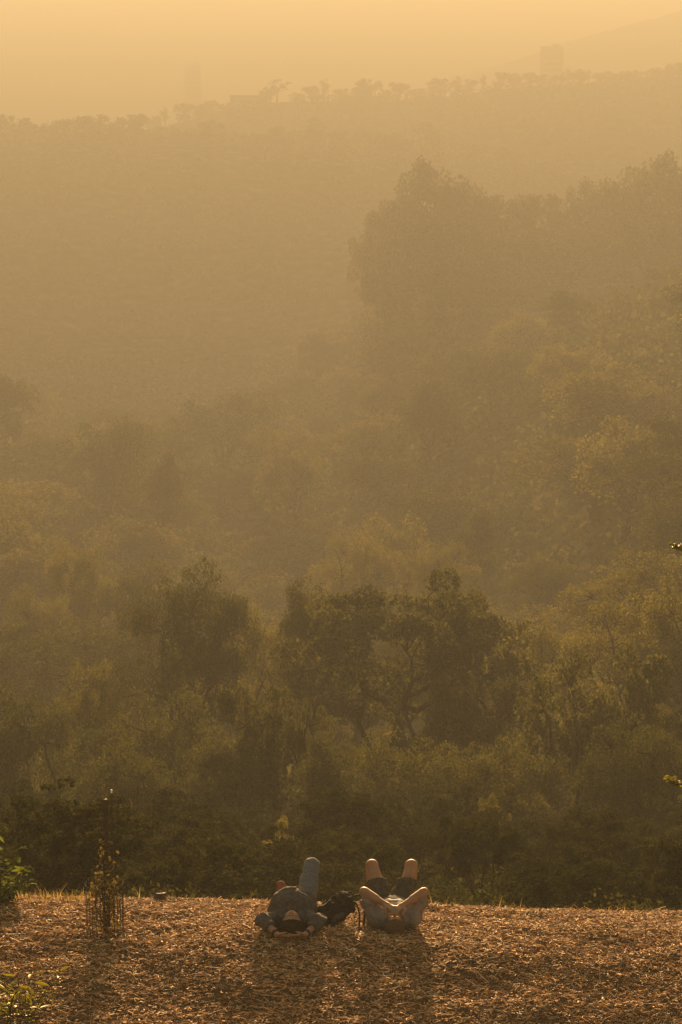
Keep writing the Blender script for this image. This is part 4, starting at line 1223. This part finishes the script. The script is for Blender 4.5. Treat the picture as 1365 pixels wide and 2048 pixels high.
# ---- the person in jeans: hands linked behind the crown, right knee up, left leg stretched out
def person_in_jeans():
    fg = Figure("person", "person in dark grey shirt and blue jeans lying with hands behind the head", -0.470, 19.40)
    hc = (0, 0.125, 0.150)
    RS, LS = (0.175, 0.325, 0.130), (-0.175, 0.325, 0.130)
    RE, LE = (0.262, 0.130, 0.165), (-0.272, 0.135, 0.170)
    RW, LW = (0.132, -0.050, 0.085), (-0.132, -0.050, 0.085)
    RH, LH = (0.10, 0.92, 0.110), (-0.10, 0.92, 0.105)
    RK, RA = (0.180, 1.205, 0.500), (0.165, 1.42, 0.120)
    LK, LA = (-0.110, 1.36, 0.130), (-0.115, 1.76, 0.090)
    f = Field((-0.48, -0.16, -0.05), (0.48, 2.0, 0.72), 0.0082)
    torso(f, 0, 0.06, 0.055)
    f.limb((0, 0.22, 0.125), (0, 0.32, 0.125), 0.056, 0.066, 0.04)
    for S, E, W in ((RS, RE, RW), (LS, LE, LW)):
        f.limb(S, E, 0.056, 0.044, 0.03); f.limb(E, W, 0.042, 0.029, 0.02)
    for H, K, A in ((RH, RK, RA), (LH, LK, LA)):
        f.limb(H, K, 0.088, 0.060, 0.03); f.limb(K, A, 0.056, 0.038, 0.02)
    f.limb(RA, (0.17, 1.60, 0.05), 0.040, 0.034, 0.02); f.limb(LA, (-0.145, 1.84, 0.20), 0.040, 0.034, 0.02)
    HT = tilt(hc, 24)
    f.rot = HT; head(f, hc); f.rot = None
    hand(f, RW, (-1, -0.28, 0.0), None, (0, 0.5, 1.0), 0.35, 1)
    hand(f, LW, (1, -0.28, -0.08), None, (0, 0.5, 1.0), 0.35, -1)
    fg.add("body", f, SKIN)
    # shirt with long sleeves pushed to the forearm
    f = Field((-0.48, -0.12, -0.06), (0.48, 1.06, 0.42), 0.010)
    torso(f, 0.018, 0.085, 0.055)
    for S, E, W in ((RS, RE, RW), (LS, LE, LW)):
        S, E, W = map(np.array, (S, E, W))
        f.limb(S, E, 0.066, 0.060, 0.035)
        d = (W - E) / np.linalg.norm(W - E); end = E + d * 0.135
        f.limb(E, end, 0.058, 0.046, 0.02, cut=(end - d * 0.02, d))
    f.wrinkle(0.022, 0.10, 0.045, 0.12, 51, lambda p: 0.013 * np.clip((p[:, 1] - 0.52) * 8, 0, 1) * np.sin(p[:, 1] * 95 + 3.0 * vnoise(p[:, 0] * 9, p[:, 1] * 5, seed=9)))
    f.half((0, 0.935, 0.1), (0, 1, -0.25))
    f.ell((0, 0.275, 0.14), (0.070, 0.05, 0.07), 0.03)
    f.carve((0, 0.262, 0.215), (0.062, 0.055, 0.050))
    fg.add("shirt", f, cloth("grey_shirt", (0.058, 0.056, 0.062), (0.10, 0.095, 0.10)))
    # jeans
    f = Field((-0.42, 0.70, -0.06), (0.42, 1.95, 0.74), 0.010)
    f.limb((0, 0.84, 0.108), (0, 0.93, 0.105), 0.114, 0.112, 0, sq=(0, 1.62))
    for H, K, A in ((RH, RK, RA), (LH, LK, LA)):
        H, K, A = map(np.array, (H, K, A)); d = (A - K) / np.linalg.norm(A - K)
        f.limb(H, K, 0.104, 0.074, 0.035); f.limb(K, A, 0.070, 0.062, 0.02, cut=(A - d * 0.02, d))
    f.wrinkle(0.010, 0.07, 0.05, 0.06, 61)
    f.half((0, 0.845, 0.1), (0, -1, 0.1))
    fg.add("jeans", f, cloth("blue_jeans", (0.10, 0.115, 0.145), (0.16, 0.175, 0.20), 60))
    # shoes, toes up on the stretched leg
    for nm, A, toe in (("shoe", RA, (0.175, 1.66, 0.045)), ("shoe", LA, (-0.15, 1.845, 0.245))):
        A = np.array(A); toe = np.array(toe); v = (toe - A); v /= np.linalg.norm(v)
        f = Field(np.minimum(A, toe) - 0.12, np.maximum(A, toe) + 0.12, 0.007)
        f.limb(A + v * 0.0, toe, 0.050, 0.038, 0, sq=(0, 1.15))
        up = np.array([0, -0.6, 1.0]); up /= np.linalg.norm(up)
        f.limb(A, A + (np.array([0, 0.05, -0.05]) if toe[2] > 0.1 else np.array([0, -0.03, -0.05])), 0.046, 0.042, 0.02)
        fg.add(nm, f, cloth("red_shoe", (0.17, 0.060, 0.045), (0.22, 0.085, 0.06)), None)
    # hair: full dark crop over the crown
    f = Field((-0.18, -0.10, -0.08), (0.18, 0.30, 0.36), 0.006)
    x, y, z = hc; f.rot = HT
    f.ell((x, y - 0.024, z - 0.022), (0.108, 0.112, 0.106), 0)
    f.ell((x, y - 0.04, z - 0.05), (0.118, 0.090, 0.080), 0.03)
    f.wrinkle(0.010, 0.022, 0.022, 0.022, 71)
    f.half((0, y - 0.045, z + 0.085), (0, 0.86, 0.52)); f.rot = None
    fg.add("hair", f, cloth("dark_hair", (0.018, 0.013, 0.010), (0.04, 0.028, 0.02), 80))
    # dark wristbands
    for W, E in ((RW, RE), (LW, LE)):
        W = np.array(W); E = np.array(E); d = (E - W) / np.linalg.norm(E - W)
        f = Field(W - 0.09, W + 0.09, 0.005)
        f.limb(W + d * 0.018, W + d * 0.05, 0.037, 0.038, 0, cut=[(W + d * 0.046, d), (W + d * 0.02, -d)])
        fg.add("wristband", f, cloth("wristband", (0.025, 0.025, 0.03), (0.05, 0.05, 0.055)))
    # eyebrows and closed lids
    for s in (-1, 1):
        f = Field((s * 0.03 - 0.05, y - 0.10, z + 0.02), (s * 0.03 + 0.05, y + 0.06, z + 0.14), 0.003)
        f.rot = HT; f.limb((s * 0.012, y + 0.006, z + 0.090), (s * 0.044, y + 0.003, z + 0.078), 0.0055, 0.004, 0)
        fg.add("eyebrow", f, bpy.data.materials["dark_hair"])
person_in_jeans()

# ---- the person in shorts: elbows up, hands over the eyes, both knees up
def person_in_shorts():
    fg = Figure("person", "person in pale grey T-shirt and dark shorts lying with both knees up", 0.515, 19.54)
    hc = (0, 0.125, 0.115)
    RS, LS = (0.175, 0.330, 0.130), (-0.175, 0.330, 0.130)
    RE, LE = (0.288, 0.395, 0.385), (-0.293, 0.395, 0.390)
    RW, LW = (0.075, 0.235, 0.285), (-0.075, 0.235, 0.290)
    RH, LH = (0.10, 0.92, 0.110), (-0.10, 0.92, 0.110)
    RK, RA = (0.190, 1.19, 0.505), (0.20, 1.43, 0.110)
    LK, LA = (-0.205, 1.19, 0.505), (-0.21, 1.43, 0.110)
    f = Field((-0.48, -0.10, -0.05), (0.48, 1.80, 0.72), 0.0082)
    torso(f)
    f.limb((0, 0.22, 0.105), (0, 0.32, 0.12), 0.056, 0.066, 0.04)
    for S, E, W in ((RS, RE, RW), (LS, LE, LW)):
        f.limb(S, E, 0.058, 0.044, 0.03); f.limb(E, W, 0.044, 0.029, 0.02)
        E_ = np.array(E); W_ = np.array(W); f.limb(E_ + (W_ - E_) * .1, E_ + (W_ - E_) * .5, 0.046, 0.040, 0.02)
    for H, K, A in ((RH, RK, RA), (LH, LK, LA)):
        f.limb(H, K, 0.090, 0.060, 0.03)
        K_ = np.array(K); A_ = np.array(A)
        f.limb(K, A, 0.055, 0.037, 0.02); f.limb(K_ + (A_ - K_) * .15 + np.array([0, .02, 0]), K_ + (A_ - K_) * .5 + np.array([0, .02, 0]), 0.056, 0.048, 0.02)
        f.ell(K_ + np.array([0, 0.0, 0.012]), (0.058, 0.060, 0.055), 0.02)
        f.limb(A, A_ + np.array([0, 0.20, -0.06]), 0.040, 0.034, 0.02)
    head(f, hc)
    hand(f, RW, (-0.62, -0.78, -0.22), None, (-0.1, 0.25, -1.0), 0.22, -1)
    hand(f, LW, (0.62, -0.78, -0.18), None, (0.1, 0.25, -1.0), 0.22, 1)
    fg.add("body", f, SKIN)
    f = Field((-0.48, 0.10, -0.06), (0.48, 1.02, 0.52), 0.010)
    torso(f, 0.016, 0.012)
    for S, E in ((RS, RE), (LS, LE)):
        S, E = np.array(S), np.array(E); d = (E - S) / np.linalg.norm(E - S); end = S + d * 0.22
        f.limb(S, S + d * 0.26, 0.072, 0.070, 0.035, cut=(end, d))
    f.wrinkle(0.018, 0.12, 0.05, 0.12, 53)
    f.half((0, 0.90, 0.1), (0, 1, -0.2))
    f.carve((0, 0.255, 0.205), (0.070, 0.060, 0.060))
    fg.add("t_shirt", f, cloth("grey_t_shirt", (0.15, 0.148, 0.155), (0.21, 0.205, 0.21)))
    f = Field((-0.42, 0.70, -0.06), (0.42, 1.40, 0.70), 0.010)
    f.limb((0, 0.84, 0.108), (0, 0.93, 0.105), 0.113, 0.112, 0, sq=(0, 1.62))
    for H, K in ((RH, RK), (LH, LK)):
        H, K = np.array(H), np.array(K); d = (K - H) / np.linalg.norm(K - H); end = H + d * 0.30
        f.limb(H, H + d * 0.34, 0.106, 0.104, 0.035, cut=(end, d))
    f.wrinkle(0.008, 0.07, 0.05, 0.06, 63)
    f.half((0, 0.845, 0.1), (0, -1, 0.1))
    fg.add("shorts", f, cloth("dark_shorts", (0.05, 0.046, 0.042), (0.085, 0.078, 0.07)))
    for A in (RA, LA):
        A = np.array(A); toe = A + np.array([0, 0.22, -0.065])
        f = Field(np.minimum(A, toe) - 0.12, np.maximum(A, toe) + 0.12, 0.007)
        f.limb(A + np.array([0, 0.0, -0.03]), toe, 0.052, 0.040, 0, sq=(0, 1.1)); f.ell(A + np.array([0, -0.03, -0.04]), (0.042, 0.045, 0.05), 0.02)
        fg.add("shoe", f, cloth("dark_shoe", (0.04, 0.04, 0.045), (0.07, 0.07, 0.075)))
    x, y, z = hc
    f = Field((-0.16, -0.06, -0.05), (0.16, 0.30, 0.30), 0.006)
    f.ell((x, y - 0.022, z - 0.022), (0.090, 0.105, 0.100), 0)
    f.wrinkle(0.010, 0.022, 0.022, 0.022, 72)
    f.half((0, y - 0.030, z + 0.075), (0, 0.78, 0.62))
    fg.add("hair", f, cloth("brown_hair", (0.07, 0.045, 0.030), (0.13, 0.085, 0.055), 80))
person_in_shorts()

# ------------------------------------------------------------------ black backpack between them
def backpack():
    X, Y = -0.015, 20.02
    t = thing("backpack", "black backpack lying between the two people with its straps trailing", "backpack", (X, Y, gz(X, Y)))
    fab = cloth("black_nylon", (0.016, 0.015, 0.015), (0.032, 0.030, 0.029))
    mesh_fab = cloth("grey_mesh_fabric", (0.06, 0.057, 0.055), (0.09, 0.085, 0.08), 90)
    ax = np.array([0.80, 0.25, 0.52]); ax /= np.linalg.norm(ax)            # bottom to top of the bag
    up = np.array([-0.45, -0.55, 1.0]); up -= ax * (up @ ax); up /= np.linalg.norm(up)
    sd = np.cross(up, ax)
    o = np.array([-0.130, -0.03, 0.070])
    def pt(a, s, u): return o + ax * a + sd * s + up * u
    def fld(): return Field((-0.36, -0.35, -0.06), (0.36, 0.36, 0.46), 0.006)
    def part(name, f, m):
        V, Q = f.mesh(); return link(name, mesh_np("pack_" + name, V, Q, smooth=True), m, t)
    f = fld()
    for s, r in ((-0.090, .052), (-0.03, .060), (0.03, .060), (0.090, .052)):
        f.limb(pt(0.02, s, -0.01), pt(0.24, s * 0.85, 0.0), r, r * 0.88, 0.018)
    f.limb(pt(0.0, -0.08, 0.0), pt(0.0, 0.08, 0.0), 0.05, 0.05, 0.02)
    f.wrinkle(0.020, 0.07, 0.05, 0.06, 81); f.wrinkle(0.008, 0.03, 0.03, 0.03, 84)
    part("body", f, fab)
    f = fld()
    for s in (-0.05, 0.05):
        f.limb(pt(0.02, s, 0.058), pt(0.115, s, 0.062), 0.030, 0.024, 0.03)
    f.wrinkle(0.010, 0.05, 0.05, 0.05, 82)
    part("front_pocket", f, fab)
    f = fld()
    f.limb(pt(0.05, -0.115, 0.02), pt(0.14, -0.120, 0.02), 0.030, 0.026, 0.0); f.wrinkle(0.006, .03, .03, .03, 85)
    part("side_pocket", f, mesh_fab)
    f = fld()
    f.limb(pt(0.235, -0.07, 0.0), pt(0.255, 0.07, 0.0), 0.052, 0.048, 0)
    f.limb(pt(0.20, -0.06, 0.045), pt(0.19, 0.06, 0.045), 0.020, 0.020, 0.03)
    f.wrinkle(0.014, 0.05, 0.05, 0.05, 83)
    part("flap", f, fab)
    def ribbon(pts, w, name, flat=2.2):
        pts = np.array(pts, float)
        u = np.linspace(0, 1, 24); q = u * (len(pts) - 1); i = np.minimum(q.astype(int), len(pts) - 2); fr = (q - i)[:, None]
        p0 = pts[np.maximum(i - 1, 0)]; p1 = pts[i]; p2 = pts[i + 1]; p3 = pts[np.minimum(i + 2, len(pts) - 1)]
        P = 0.5 * (2 * p1 + (p2 - p0) * fr + (2 * p0 - 5 * p1 + 4 * p2 - p3) * fr ** 2 + (3 * p1 - p0 - 3 * p2 + p3) * fr ** 3)
        b = Bag(); b.tube(P, w, 6); link(name, b.mesh("pack_" + name, smooth=True), fab, t)
    ribbon([pt(0.27, 0.03, 0.0), (0.19, 0.03, 0.27), (0.25, 0.0, 0.22), (0.245, -0.05, 0.10), (0.235, -0.12, 0.02)], 0.010, "strap")
    ribbon([pt(0.27, -0.04, 0.0), (0.16, -0.05, 0.22), (0.19, -0.08, 0.13), (0.195, -0.12, 0.04), (0.18, -0.20, 0.012)], 0.008, "strap")
    ribbon([pt(0.27, 0.04, 0.03), pt(0.33, 0.03, 0.05), pt(0.33, -0.03, 0.05), pt(0.27, -0.04, 0.03)], 0.008, "handle")
    b = Bag(); b.box(pt(0.13, 0.0, 0.098), (0.03, 0.02, 0.012)); link("buckle", b.mesh("pack_buckle"), mesh_fab, t)
backpack()
